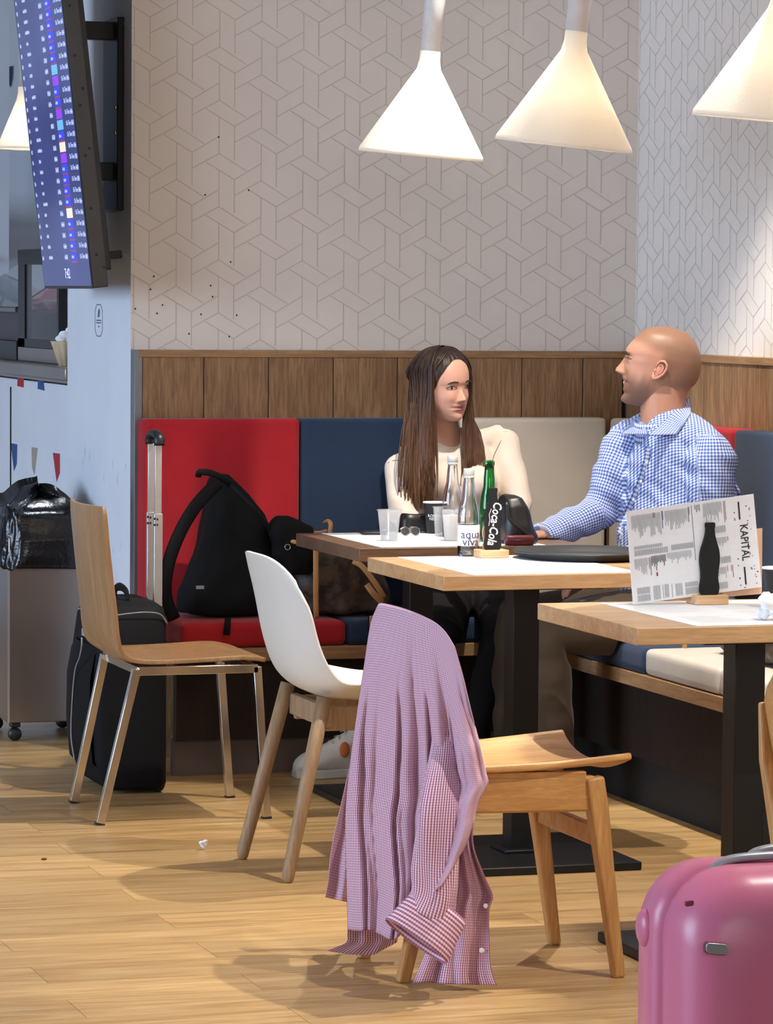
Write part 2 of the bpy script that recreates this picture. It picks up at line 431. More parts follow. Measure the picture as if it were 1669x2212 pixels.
# floor: slab + planks
fl = obj('floor', B().box(-3.0, 5.2, 1.0, 16.0, -0.06, -0.012), M['floor_base']); tag(fl, kind='structure')
pw, pl = 0.1855, 1.242
pm = mesh(B().box(0, pl-0.0012, 0, pw-0.0012, -0.0115, 0)); pm.materials.append(M['laminate'])
row = 0
y = 6.87-0.1855*12
while y < 12.75:
    k = round((y-6.87)/pw); x0 = (1.534 if k % 2 == 0 else 1.948) - pl*2
    if k % 4 in (2, 3): x0 += 0.0
    x = x0
    while x < 4.25:
        if x+pl > -0.6:
            o = bpy.data.objects.new('plank', pm); COL.objects.link(o); o.location = (x, y, 0); o.parent = fl
        x += pl
    y += pw
far = obj('plank_field', B().box(-0.6, 4.3, y, 15.5, -0.0115, -0.0002), M['laminate'], fl); far['kind'] = 'stuff'
# walls
wb = B(); wb.box(PX, WX, WY, PY2, 0, CEIL)
wb.m = [1 if i == 5 else 0 for i in range(6)]
wb.m[4] = 1
wall_back = tag(obj('wall_back', wb, [M['wallpaper'], M['white_wall']]), kind='structure')
wall_right = tag(obj('wall_right', B().box(WX, WX+0.14, 3.5, PY2, 0, CEIL), M['wallpaper']), kind='structure')
ceil = tag(obj('ceiling', B().box(-2.0, 4.4, 3.0, 16.0, CEIL, CEIL+0.08), M['ceiling']), kind='structure')
# printed wallpaper lines (hexagon weave), flat print laid on the paper
segs = [((0,0),(0,-.105)), ((0,0),(-.0919,.0535)), ((0,0),(.0848,.0503)),
        ((-.0492,.0804),(-.0492,.1930)), ((-.0492,.0804),(-.1340,.0337)), ((-.0492,.0804),(.0383,.0275))]
X0, Z0 = 15.7252*P_, H+5.17331*P_
def lines(u0, u1, z0, z1, to3, w):
    b = B(); c0 = int((u0-X0)/A_)-2; c1 = int((u1-X0)/A_)+3
    for c in range(c0, c1):
        for r in range(-6, 8):
            bx = X0+c*A_; bz = Z0-(r+(0.5 if c % 2 else 0))*P_
            for (a1, b1), (a2, b2) in segs:
                p = [bx+a1, bz+b1]; q = [bx+a2, bz+b2]
                # clip to the rectangle (Liang-Barsky)
                t0, t1 = 0.0, 1.0; dx, dz = q[0]-p[0], q[1]-p[1]; ok = True
                for d, e in ((-dx, p[0]-u0), (dx, u1-p[0]), (-dz, p[1]-z0), (dz, z1-p[1])):
                    if abs(d) < 1e-9:
                        if e < 0: ok = False
                    else:
                        t = e/d
                        if d < 0: t0 = max(t0, t)
                        else: t1 = min(t1, t)
                if not ok or t0 >= t1: continue
                P1 = (p[0]+dx*t0, p[1]+dz*t0); P2 = (p[0]+dx*t1, p[1]+dz*t1)
                L = math.hypot(dx, dz); nx, nz = -dz/L*w/2, dx/L*w/2
                b.add([to3(P1[0]+nx, P1[1]+nz), to3(P1[0]-nx, P1[1]-nz), to3(P2[0]-nx, P2[1]-nz), to3(P2[0]+nx, P2[1]+nz)], [(0,1,2,3)])
    return b
CAPZ = 1.268
lb = obj('wallpaper_print', lines(PX+.002, WX, CAPZ, CEIL, lambda u, z: (u, WY-0.0006, z), 0.0030), M['wall_line'], wall_back, fix=False); lb['kind'] = 'stuff'
lr = obj('wallpaper_print', lines(WX, WX+7.0, CAPZ, CEIL, lambda u, z: (WX-0.0006, WY-(u-WX), z), 0.0034), M['wall_line'], wall_right, fix=False); lr['kind'] = 'stuff'
# small marks on the paper (insects and old screw holes)
sp = B()
for x, yv in ((472,296),(537,411),(443,421),(498,566),(332,597),(325,625),(455,617),(459,641),(351,659),(292,667),(339,677),(434,679),(511,681),(408,721),(495,727)):
    c = pY(x, yv, WY-0.0008); sp.ball(c, 0.0026, 0.0007, 0.0032, 6, 4)
sk = obj('wall_speck', sp, M['black_ink'], wall_back); sk['kind'] = 'stuff'
# oak wainscot: boards, cap, end trim
xs = [2.562, 2.759, 2.967, 3.178, 3.389, 3.597, 3.806, 4.013, 4.150]
for a, c in zip(xs, xs[1:]):
    obj('panel', B().box(a+.0015, c-.0015, WY-.05, WY, 0.0, CAPZ-.022), M['oak_panel'], wall_back, bev=.001)
obj('panel_backing', B().box(2.56, 4.16, WY-.046, WY, 0, CAPZ-.024), M['black_kick'], wall_back)
obj('cap_rail', B().box(2.552, 4.161, WY-.055, WY, CAPZ-.022, CAPZ), M['oak_cap'], wall_back, bev=.001)
obj('end_trim', B().box(PX+.0005, 2.562, WY-.052, WY, 0, CAPZ), M['steel_trim'], wall_back, bev=.001)
ys = [WY-.051, 10.51, 10.29, 10.075, 9.858, 9.656, 9.44, 9.23, 9.02, 8.81, 8.60, 8.39, 8.18, 7.97, 7.76, 7.55, 7.34, 7.13, 6.92, 6.71, 6.5]
for a, c in zip(ys, ys[1:]):
    obj('panel', B().box(WX-.05, WX, c+.0015, a-.0015, 0, CAPZ-.022), M['oak_panel'], wall_right, bev=.001)
obj('panel_backing', B().box(WX-.046, WX, 6.5, WY-.05, 0, CAPZ-.024), M['black_kick'], wall_right)
obj('cap_rail', B().box(WX-.055, WX, 6.4, WY-.055, CAPZ-.022, CAPZ), M['oak_cap_y'], wall_right, bev=.001)
# marks and sticker on the pillar
st = B(); c = pX(213, 692, PX-.0006)
hx = [(0.017*math.cos(a), 0) for a in ()]
def oct_(s): return [(-.55*s,1*s),(.55*s,1*s),(1*s,.62*s),(1*s,-.62*s),(.55*s,-1*s),(-.55*s,-1*s),(-1*s,-.62*s),(-1*s,.62*s)]
o1 = [(p[0]*.055, p[1]*.052) for p in oct_(1)]; o2 = [(p[0]*.050, p[1]*.049) for p in oct_(1)]
vs = [(c.x, c.y-p[0], c.z+p[1]) for p in o1]+[(c.x, c.y-p[0], c.z+p[1]) for p in o2]
st.add(vs, [(i, (i+1) % 8, 8+(i+1) % 8, 8+i) for i in range(8)])
st.add([(c.x, c.y-a, c.z+b_) for a, b_ in ((-.012,.028),(.006,.040),(.018,.030),(.010,.012),(-.016,.008))], [(0,1,2,3,4)])
for zz in (-.002, -.010): st.add([(c.x, c.y-a, c.z+zz+b_) for a, b_ in ((-.036,0),(.036,0),(.036,.004),(-.036,.004))], [(0,1,2,3)])
st.add([(c.x, c.y-a, c.z+b_) for a, b_ in ((-.01,-.022),(.01,-.022),(.01,-.018),(-.01,-.018))], [(0,1,2,3)])
obj('sticker_print', st, plain('sticker_grey', srgb(110, 112, 130), 0.7), wall_back, fix=False)
# scuffs low on the pillar
sc = B(); random.seed(3)
for i in range(70):
    yy = random.uniform(WY+.02, PY2-.03); zz = random.uniform(.15, 1.0)**1.0; h_ = random.uniform(.01, .07); w_ = random.uniform(.001, .004)
    if zz+h_ > .95: continue
    sc.add([(PX-.0006, yy, zz), (PX-.0006, yy+w_, zz+h_*.5), (PX-.0006, yy+w_*.6, zz+h_)], [(0,1,2)])
q = obj('scuff_mark', sc, plain('scuff', srgb(150, 152, 165), 0.8), wall_back, fix=False); q['kind'] = 'stuff'
# ================================================================ benches
SB, SF = 0.355, 0.395                # seat board bottom / top
bb = thing('bench', (3.0, 10.4, 0), 'long wooden bench base with oak seat board under the patterned back wall', 'bench')
obj('seat_board', B().box(2.545, 3.618, 10.15, WY-.052, SB, SF), M['oak_cap'], bb, bev=.002)
obj('front_panel', B().box(2.56, 3.66, 10.26, 10.30, 0.11, SB-.001), M['dark_wood'], bb)
obj('kick_board', B().box(2.56, 3.66, 10.30, 10.33, 0.0, 0.11), M['grey_kick'], bb)
br = thing('bench', (3.9, 8.5, 0), 'long wooden bench base with oak seat board along the side wall', 'bench')
obj('seat_board', B().box(3.62, WX-.052, 6.3, WY-.052, SB, SF), M['oak_cap_y'], br, bev=.002)
obj('front_panel', B().box(3.652, 3.70, 6.3, 10.25, 0.15, SB-.001), M['dark_wood'], br)
obj('kick_board', B().box(3.70, 3.73, 6.3, 10.28, 0.0, 0.15), M['black_kick'], br)
def pad(name, x0, x1, y0, y1, z0, z1, mat, label, cat, r=.02, puff=(0,0,0)):
    """upholstered block with soft rounded edges, slightly crowned"""
    me = bpy.data.meshes.new(name); bm = bmesh.new(); bmesh.ops.create_cube(bm, size=1)
    for v in bm.verts: v.co = Vector(((x0+x1)/2+v.co.x*(x1-x0), (y0+y1)/2+v.co.y*(y1-y0), (z0+z1)/2+v.co.z*(z1-z0)))
    bmesh.ops.bevel(bm, geom=list(bm.edges), offset=r, segments=4, profile=0.6, affect='EDGES')
    bmesh.ops.subdivide_edges(bm, edges=[e for e in bm.edges if e.calc_length() > .12], cuts=6, use_grid_fill=True)
    cx, cy_, cz = (x0+x1)/2, (y0+y1)/2, (z0+z1)/2
    for v in bm.verts:
        a, b_, d = (v.co.x-cx)/(x1-x0)*2, (v.co.y-cy_)/(y1-y0)*2, (v.co.z-cz)/(z1-z0)*2
        if puff[2] and d > .8: v.co.z += puff[2]*(1-a*a)*(1-b_*b_)
        if puff[1] and b_ < -.8: v.co.y -= puff[1]*(1-a*a)*(1-d*d)
        if puff[0] and a < -.8: v.co.x -= puff[0]*(1-b_*b_)*(1-d*d)
    bm.to_mesh(me); bm.free(); shade(me, 180)
    return tag(link(name, me, mat), label, cat)
zt = 1.058
for a, c, m, l in ((2.515+.03, 3.042, 'red', 'red upholstered back cushion behind the black backpack'),
                   (3.046, 3.560, 'navy', 'navy upholstered back cushion between the red one and the seated woman'),
                   (3.564, 4.060, 'beige', 'beige vinyl back cushion between the seated woman and man'),
                   ):
    pad('back_cushion', a, c, WY-.15, WY-.0525, .47, zt, M[m], l, 'cushion', .018, (0,.012,0))
pad('back_cushion', WX-.15+.005, WX-.0525, 10.02, WY-.153, .47, zt, M['beige'], 'narrow beige vinyl back cushion in the bench corner behind the man', 'cushion', .018, (.01,0,0))
for a, c, m, l in ((9.60, 10.015, 'red', 'red upholstered back cushion on the side wall behind the seated man'),
                   (9.05, 9.596, 'navy', 'navy upholstered back cushion on the side wall beside the red one'),
                   (8.50, 9.046, 'beige', 'beige vinyl back cushion on the side wall past the navy one'),
                   (7.40, 8.496, 'red', 'long red back cushion on the side wall behind the person in jeans')):
    pad('back_cushion', WX-.15, WX-.0525, a, c, .47, zt, M[m], l, 'cushion', .018, (.012,0,0))
for a, c, m, l in ((2.548, 3.056, 'red', 'red seat cushion with the black backpack standing on it'),
                   (3.060, 3.614, 'navy', 'navy seat cushion under the brown handbag and the woman')):
    pad('seat_cushion', a, c, 10.152, WY-.152, SF+.0008, SF+.075, M[m], l, 'cushion', .022, (0,0,.006))
for a, c, m, l in ((9.172, 10.60, 'navy', 'long navy seat cushion on the side bench under the man'),
                   (8.64, 9.168, 'beige', 'beige vinyl seat cushion on the side bench next to the navy one'),
                   (7.40, 8.636, 'beige', 'beige vinyl seat cushion on the side bench under the person in jeans')):
    pad('seat_cushion', 3.622, WX-.155, a, c, SF+.0008, SF+.075, M[m], l, 'cushion', .022, (0,0,.006))
# ================================================================ serving counter behind the pillar
ct = thing('serving_counter', (2.9, 13.0, 0), 'pale serving counter with steel top and bunting print beyond the pillar', 'counter')
obj('counter_body', B().box(2.56, 3.30, PY2+.012, 14.6, 0.08, 1.13), M['white_wall'], ct)
obj('plinth', B().box(2.60, 3.28, PY2+.012, 14.6, 0, 0.08), M['steel_trim'], ct)
obj('steel_top', B().box(2.53, 3.32, PY2+.006, 14.6, 1.148, 1.192), M['steel'], ct, bev=.003)
obj('steel_apron', B().box(2.540, 2.558, PY2+.006, 14.6, 1.138, 1.147), M['steel'], ct)
obj('panel_joint', B().box(2.556, 2.5605, 12.75, 12.758, 0.45, 1.10), M['black_kick'], ct)
fm = {k: plain('bunting_'+k, m, .7) for k, m in (('r', srgb(176,40,52)), ('b', srgb(46,84,140)), ('t', srgb(170,160,150)))}
def quad(k, pts): obj('bunting_print', B().add([pX(x, y, 2.5592) for x, y in pts], [tuple(range(len(pts)))]), fm[k], ct, fix=False)
quad('r', [(38,812),(51,815),(51,837),(37,834)]); quad('b', [(82,819),(94,822),(96,844),(81,840)])
quad('b', [(23,957),(37,960),(36,1002),(30,1018)]); quad('t', [(68,966),(81,968),(74,1026),(69,1010)]); quad('r', [(114,978),(129,980),(129,1022),(122,1041)])
# kitchen wall at the far end
kw = tag(obj('wall_kitchen', B().box(-1.5, 4.35, 15.6, 15.75, 0, CEIL), M['white_wall']), kind='structure')
obj('tile_panel', B().box(-0.8, 2.86, 15.55, 15.6, 1.62, 2.10), plain('dark_grey_board', srgb(88, 94, 108), .5), kw)
fk = B(); fk.add([pY(16,145,15.594), pY(28,142,15.594), pY(27,168,15.594), pY(23,189,15.594), pY(16,176,15.594)], [(0,1,2,3,4)])
obj('bunting_print', fk, plain('bunting_k', srgb(66, 74, 96), .7), kw, fix=False)
pc = tag(obj('kitchen_post', B().box(2.90, 3.02, 15.1, 15.22, 1.192, CEIL), M['white_wall']), 'white square post rising behind the serving counter', 'post')
obj('kitchen_hatch', B().box(2.5, 2.84, 15.5, 15.58, 1.34, 1.60), M['black_kick'], kw)
# ================================================================ tables
def table(x0, x1, y0, y1, mat, label, cx, cyy, base=True):
    t = thing('dining_table', (cx, cyy, 0), label, 'table')
    obj('tabletop', B().box(x0, x1, y0, y1, .713, .75), mat, t, bev=.002)
    obj('support_plate', B().box(cx-.16, cx+.16, cyy-.16, cyy+.16, .705, .7128), M['black_metal'], t)
    obj('post', B().box(cx-.035, cx+.035, cyy-.035, cyy+.035, .02, .706), M['black_metal'], t, bev=.002)
    obj('base_plate', B().box(cx-.235, cx+.235, cyy-.262, cyy+.262, 0, .022), M['black_metal'], t, bev=.004)
    obj('base_riser', B().box(cx-.06, cx+.06, cyy-.06, cyy+.06, .0222, .030), M['black_metal'], t, bev=.002)
    return t
table(2.83, 3.50, 9.288, 9.919, M['walnut_table'], 'small dark brown table in front of the seated woman', 3.10, 9.60)
table(2.755, 3.44, 8.323, 8.966, M['oak_table'], 'small oak table with the round black tray on it', 3.045, 8.56)
table(2.72, 3.42, 6.925, 7.543, M['oak_table'], 'small oak table with the upright menu card on it', 3.055, 7.14)
# ================================================================ oak chairs
def oak_chair():
    t = thing('oak_chair', (2.5, 7.19, 0), 'oak chair with a pink checked shirt hung over its back', 'chair')
    yc = 7.195
    def seat(u, v):
        w = v*2-1; x = 2.315+u*.42-0.012*(1-abs(w)**3)*(u**6); hw = .186+.026*min(1, u*1.6)
        z = .438+.026*abs(w)**2.2*(0.4+0.6*u)+.012*max(0, u-.5)**1.3*2-.012*max(0, u-.86)*8*(1-abs(w)**2)
        return (x, yc+w*hw, z)
    obj('seat', B().grid(seat, 17, 15), M['oak_chair'], t, solid=.016, bev=.005, seg=3, smooth=True)
    def back(u, v):
        w = u*2-1; hw = .200-.02*(1-v)**2
        if v > .6: hw -= .05*((v-.6)/.4)**3
        z = .575+v*.187-.03*abs(w)**4*v
        return (2.298-.022*v+.028*w*w, yc+.005+w*hw, z)
    obj('backrest', B().grid(back, 17, 9), M['oak_chair_y'], t, solid=.014, bev=.005, seg=3, smooth=True)
    for s, yf, yb in ((-1, 6.992, 7.056), (1, 7.387, 7.339)):
        ff = Vector((2.712, yf-s*.0, 0)); ft = Vector((2.652, yf-s*.004, .43))
        obj('leg', B().tube([ff, ff.lerp(ft, .5), ff.lerp(ft, .85), ft], [(.0135,.0135), (.017,.017), (.021,.020), (.020,.018)], 4, square=True, up=(0,1,0)), M['oak_chair_z'], t, bev=.006, seg=3)
        bf = Vector((2.252, yb, 0)); bm_ = Vector((2.335, yb+s*.02, .40)); bt = Vector((2.309, yb+s*.052, .585)); bu = Vector((2.305, yb+s*.062, .69))
        obj('leg', B().tube([bf, bf.lerp(bm_, .5), bm_, bt, bu], [(.0135,.0135), (.017,.017), (.020,.020), (.015,.011), (.012,.006)], 4, square=True, up=(0,1,0)), M['oak_chair_z'], t, bev=.005, seg=3)
        a = Vector((2.655, yf-s*.006, .395)); b_ = Vector((2.330, yb+s*.018, .395))
        obj('side_rail', B().tube([a, b_], [(.014, .038), (.014, .038)], 4, square=True, up=(0,0,1)), M['oak_chair'], t, bev=.006, seg=3)
        c0 = a+Vector((-.16, 0, .028)); 
        obj('seat_block', B().tube([a+Vector((-.02, 0, .030)), b_+Vector((.02, 0, .030))], [(.012,.018), (.012,.018)], 4, square=True, up=(0,0,1)), M['oak_chair'], t, bev=.003)
    obj('front_stretcher', B().tube([(2.672, 7.0, .300), (2.672, 7.38, .300)], [(.010,.022)]*2, 4, square=True, up=(0,0,1)), M['oak_chair'], t, bev=.003)
    obj('rear_stretcher', B().tube([(2.335, 7.07, .395), (2.335, 7.33, .395)], [(.010,.025)]*2, 4, square=True, up=(0,0,1)), M['oak_chair'], t, bev=.003)
    return t
oc = oak_chair()
copy_tree(oc, (.343, -1.31, 0), 'bare oak chair standing behind the pink suitcase')
# ================================================================ white shell chair
def shell_chair():
    t = thing('shell_chair', (2.55, 8.53, 0), 'white plastic shell chair on round wooden legs', 'chair')
    yc = 8.53
    prof = spline([(2.325,0,.800), (2.352,0,.70), (2.378,0,.58), (2.412,0,.495), (2.475,0,.450), (2.57,0,.436), (2.67,0,.437), (2.76,0,.448), (2.80,0,.436)], 41)
    def sh(u, v):
        w = u*2-1; k = v*40; i = min(int(k), 39); p = prof[i].lerp(prof[i+1], k-i)
        a = abs(w)
        hw = interp([(0,.186), (.06,.204), (.14,.214), (.35,.222), (.5,.228), (.75,.226), (.92,.215), (1,.20)], v)
        lift = a**3.0
        back = interp([(0,1), (.35,1), (.55,.35), (.75,0), (1,0)], v)
        sidez = interp([(0,-.012), (.2,0), (.42,.03), (.6,.055), (.8,.03), (1,.0)], v)
        x = p.x + lift*(.055*back + .02*(1-back)*(0 if v > .6 else 1))
        z = p.z + lift*sidez - .045*a**5*(1-min(1, v/.22)**2*(3-2*min(1, v/.22)))
        if v > .9: x -= .03*a**4*(v-.9)*10
        return (x, yc+w*hw*(1-.0*lift), z)
    obj('seat_shell', B().grid(sh, 27, 41), M['white_plastic'], t, solid=.009, bev=.003, seg=3, smooth=True)
    tops = {}
    for s in (-1, 1):
        for fx, tx, fy, ty in ((2.352 if s > 0 else 2.365, 2.462, 8.53+s*.19, 8.53+s*.165), (2.80, 2.70, 8.53+s*.21, 8.53+s*.165)):
            f = Vector((fx, fy, .018)); tp = Vector((tx, ty, .435 if tx > 2.6 else .452))
            obj('leg', B().tube([f-Vector((0,0,.018)), f-Vector((0,0,.012)), f, f.lerp(tp, .5), tp], [.008, .0135, .016, .018, .019], 16), M['grey_oak'], t, smooth=True)
    for xx in (2.475, 2.69):
        obj('cross_rail', B().box(xx-.011, xx+.011, 8.37, 8.69, .375, .428), M['grey_oak'], t, bev=.003)
    for yy in (8.40, 8.66):
        obj('side_rail', B().box(2.47, 2.70, yy-.011, yy+.011, .365, .425), M['grey_oak'], t, bev=.003)
    return t
shell_chair()
# ================================================================ plywood chair on steel legs
def ply_chair():
    t = thing('plywood_chair', (2.38, 9.6, 0), 'bent plywood chair on square steel legs beside the black suitcase', 'chair')
    prof = spline([(2.143,0,.865), (2.150,0,.78), (2.160,0,.68), (2.172,0,.58), (2.178,0,.515), (2.190,0,.470), (2.225,0,.446), (2.30,0,.440), (2.42,0,.443), (2.54,0,.447), (2.60,0,.437)], 45)
    y0, y1 = 9.385, 9.815
    def sf(u, v):
        k = v*44; i = min(int(k), 43); p = prof[i].lerp(prof[i+1], k-i); w = u*2-1
        hw = (y1-y0)/2*interp([(0,.90), (.03,.96), (.4,1), (.93,1), (.98,.97), (1,.9)], v)
        curl = interp([(0,.030), (.35,.022), (.5,.0), (1,0)], v)
        dish = interp([(0,0), (.5,0), (.6,-.010), (.95,-.008), (1,0)], v)
        return (p.x+curl*(w*w-1)*1.0, (y0+y1)/2+w*hw, p.z+dish*(1-w*w))
    obj('seat_and_back', B().grid(sf, 17, 60), [M['ply']], t, solid=.012, bev=.0015, smooth=True)
    q = .0115
    for a, b_ in (((2.128, 9.385, 0), (2.232, 9.392, .422)), ((2.150, 9.812, 0), (2.238, 9.806, .422)), ((2.600, 9.392, 0), (2.570, 9.392, .422)), ((2.607, 9.812, 0), (2.572, 9.806, .422))):
        a = Vector(a); b_ = Vector(b_)
        l = obj('leg', B().tube([a, b_], q, 4, square=True, up=(0,1,0)), M['chrome'], t, bev=.0015)
        obj('foot_cap', B().tube([a-Vector((0,0,.0)), a+(b_-a)*.014], q+.001, 4, square=True, up=(0,1,0)), M['black_plastic'], l)
    for yy in (9.392, 9.806): obj('side_rail', B().box(2.235, 2.572, yy-q, yy+q, .405, .428), M['chrome'], t, bev=.0015)
    for xx in (2.245, 2.560): obj('cross_rail', B().box(xx-q, xx+q, 9.392, 9.806, .4052, .4278), M['chrome'], t, bev=.0015)
    return t
ply_chair()
# ================================================================ shirt on the oak chair
M['pink_check'] = gingham('pink_check_cotton', srgb(244, 220, 232), srgb(202, 154, 178), srgb(150, 92, 118), 175, 0.3)
from mathutils import noise as _ns
def smp(pts, t):
    n = len(pts)-1; k = min(int(t*n), n-1); f = t*n-k
    P = [Vector((p[0], p[1], 0)) for p in pts]
    a = P[max(k-1,0)]; b_ = P[k]; c_ = P[k+1]; d = P[min(k+2,n)]
    return 0.5*((2*b_)+(c_-a)*f+(2*a-5*b_+4*c_-d)*f*f+(3*b_-a-3*c_+d)*f*f*f)
def arc(pts, n=60):
    q = [smp(pts, i/(n-1)) for i in range(n)]; L = [0]
    for a, b_ in zip(q, q[1:]): L.append(L[-1]+(b_-a).length)
    def f(t):
        d = t*L[-1]
        for i in range(n-1):
            if d <= L[i+1]+1e-9:
                u = 0 if L[i+1] == L[i] else (d-L[i])/(L[i+1]-L[i]); return q[i].lerp(q[i+1], u)
        return q[-1]
    return f
def cloth(name, top, bot, lef, rig, Yl, Yr, fold, su, sv, parent, nu=60, nv=70, uv0=(0,0), pw_=1.0):
    T_, B_, L_, R2 = arc(top), arc(bot), arc(lef), arc(rig); b = B(); uvs = []
    c00, c10, c01, c11 = T_(0), T_(1), B_(0), B_(1)
    for j in range(nv):
        t = j/(nv-1)
        for i in range(nu):
            s = i/(nu-1)
            p = T_(s)*(1-t)+B_(s)*t+L_(t)*(1-s)+R2(t)*s-(c00*(1-s)*(1-t)+c10*s*(1-t)+c01*(1-s)*t+c11*s*t)
            sp_ = s**pw_; Y = (Yl(t) if callable(Yl) else Yl)*(1-sp_)+(Yr(t) if callable(Yr) else Yr)*sp_ + fold(s, t)
            b.v.append(tuple(pY(p.x, p.y, Y))); uvs.append((uv0[0]+s*su, uv0[1]+t*sv))
    b.f = [(j*nu+i, j*nu+i+1, (j+1)*nu+i+1, (j+1)*nu+i) for j in range(nv-1) for i in range(nu-1)]; b.m = [0]*len(b.f)
    me = mesh(b, name, False); uv = me.uv_layers.new(name='UVMap')
    for l in me.loops: uv.data[l.index].uv = uvs[l.vertex_index]
    shade(me, 180); o = link(name, me, M['pink_check'], parent)
    m = o.modifiers.new('s', 'SOLIDIFY'); m.thickness = .0014; m.offset = 0
    return o
shirt = thing('shirt', (2.28, 7.15, 0), 'pink and white finely checked shirt draped over the oak chair', 'shirt')
def ridge(x):      # rounded folds with sharp valleys
    return abs(math.sin(math.pi*x))**.75
def fA(s, t):
    k = min(1, t*2.0)**1.1; w = s+.05*math.sin(2.5*t+1)+.03*_ns.noise(Vector((s*3, t*4, 2)))
    kk = max(0, min(1, (t-.22)/.22))
    return -.058*k*ridge(3.6*w+.25)-.014*k*ridge(8.3*w-.5*t) + .010*_ns.noise(Vector((s*7, t*10, 1.3)))*k - .026 + kk*(.055*math.exp(-((w-.60)/.016)**2)+.04*math.exp(-((w-.36)/.014)**2)+.035*math.exp(-((w-.80)/.013)**2)+.03*math.exp(-((w-.13)/.014)**2))
top = [(814,1312),(822,1303),(850,1308),(880,1317),(910,1329),(940,1345),(962,1366),(982,1398)]
cloth('shirt_body', top, [(751,2008),(775,2011),(795,2009),(820,2018),(850,2030),(880,2000),(915,1950),(960,1905)],
      [(814,1312),(800,1350),(786,1440),(771,1540),(757,1640),(747,1740),(746,1820),(749,1920),(751,2008)],
      [(982,1398),(1000,1462),(1016,1530),(1036,1608),(1049,1668),(1053,1694),(1034,1730),(1022,1775),(1008,1820),(985,1862),(960,1905)],
      lambda t: 7.375-.0*t, lambda t: 6.905-.0*t, fA, .52, .74, shirt, 90, 90, (0,0), .62)
# second layer: the button front hanging to the floor on the near side
def fC(s, t): return -.030*ridge(1.9*s+.35*t+.2)*min(1, t*3)-.006*math.cos(2*math.pi*(4.3*s-.6*t)) + .004*_ns.noise(Vector((s*5, t*6, 4.3)))
fr = cloth('shirt_front', [(985,1690),(1010,1700),(1035,1715)], [(890,2124),(925,2122),(975,2126),(1030,2127),(1072,2128)],
      [(985,1690),(978,1780),(965,1880),(945,1960),(925,2040),(905,2090),(890,2124)],
      [(1035,1715),(1022,1790),(1024,1835),(1045,1890),(1064,1935),(1056,1965),(1056,2020),(1058,2075),(1063,2105),(1072,2128)],
      7.00, 6.93, fC, .20, .42, shirt, 50, 70, (.03, .4))
for x, yv in ((1049,1957),(1040,2053)):
    c = pY(x, yv, 6.915); d = (CAM-c).normalized()
    q = obj('button', B().lathe([(0,.0012),(.004,.0016),(.0055,.0008),(.0055,-.0008)], (0,0,0), 12, 0, Matrix.Translation(c+d*.004) @ d.to_track_quat('Z','Y').to_matrix().to_4x4()), M['paper'], fr, smooth=True)
# near sleeve with its turned cuff
def sleeve(name, ctr, parent, n=28, uv0=0.0, sq=.75):
    b = B(); rings = []; uvs = []
    pts = [pY(x, yv, Y) for x, yv, Y, r, tx, tz in ctr]
    fine = 40; C3 = spline(pts, fine); rad = [interp([(i/(len(ctr)-1), c[3]) for i, c in enumerate(ctr)], k/(fine-1)) for k in range(fine)]
    tn = [Vector((interp([(i/(len(ctr)-1), c[4]) for i, c in enumerate(ctr)], k/(fine-1)), 0, interp([(i/(len(ctr)-1), c[5]) for i, c in enumerate(ctr)], k/(fine-1)))) for k in range(fine)]
    L = 0
    for k, c in enumerate(C3):
        if k: L += (c-C3[k-1]).length
        ax = tn[k].normalized() if tn[k].length > .01 else Vector((0,0,-1))
        u = Vector((0,1,0)); w = ax.cross(u).normalized(); u = w.cross(ax)
        for i in range(n):
            a = 2*math.pi*i/n; rr = rad[k]*(1+.10*math.sin(3*a+k*.18)+.05*math.sin(5*a-k*.3))
            b.v.append(tuple(c+w*(math.cos(a)*rr)+u*(math.sin(a)*rr*sq))); uvs.append((uv0+i/n*.28, L))
    for k in range(fine-1):
        for i in range(n):
            b.f.append((k*n+i, k*n+(i+1) % n, (k+1)*n+(i+1) % n, (k+1)*n+i))
    b.m = [0]*len(b.f); me = mesh(b, name, False); uv = me.uv_layers.new(name='UVMap')
    for p in me.polygons:
        us = [uvs[me.loops[i].vertex_index] for i in p.loop_indices]; mx = max(q[0] for q in us)
        for i, q in zip(p.loop_indices, us): uv.data[i].uv = (q[0]+.28 if mx-q[0] > .14 else q[0], q[1])
    shade(me, 180); o = link(name, me, M['pink_check'], parent)
    m = o.modifiers.new('s', 'SOLIDIFY'); m.thickness = .0014; m.offset = 0
    return o
sleeve('sleeve', [(965,1500,7.02,.010,.05,-1), (965,1600,6.97,.034,0,-1), (950,1740,6.90,.046,0,-1), (942,1860,6.89,.046,-.1,-1), (940,1930,6.885,.048,-.25,-1), (925,1985,6.885,.055,-.5,-.8)], shirt)
b = B()   # turned-back cuff: an open flared band
def cuff(u, v):
    a = 2*math.pi*u; c = pY(953,1955,6.88).lerp(pY(898,2034,6.865), v); ax = (pY(953,1955,6.88)-pY(898,2034,6.865)).normalized()
    w = ax.cross(Vector((.3,1,0))).normalized(); q = w.cross(ax); r = .046+.014*v+.008*math.sin(2*a+1)
    return c+w*(math.cos(a)*r*1.15)+q*(math.sin(a)*r*.72)
b.grid(cuff, 36, 10); me = mesh(b, 'cuff', False); uv = me.uv_layers.new(name='UVMap')
for p in me.polygons:
    for li in p.loop_indices:
        vi = me.loops[li].vertex_index; uv.data[li].uv = (vi//36/9*.06, (vi % 36)/35*.34)
shade(me, 180); o = link('cuff', me, M['pink_check'], shirt); m = o.modifiers.new('s', 'SOLIDIFY'); m.thickness = .002; m.offset = 0
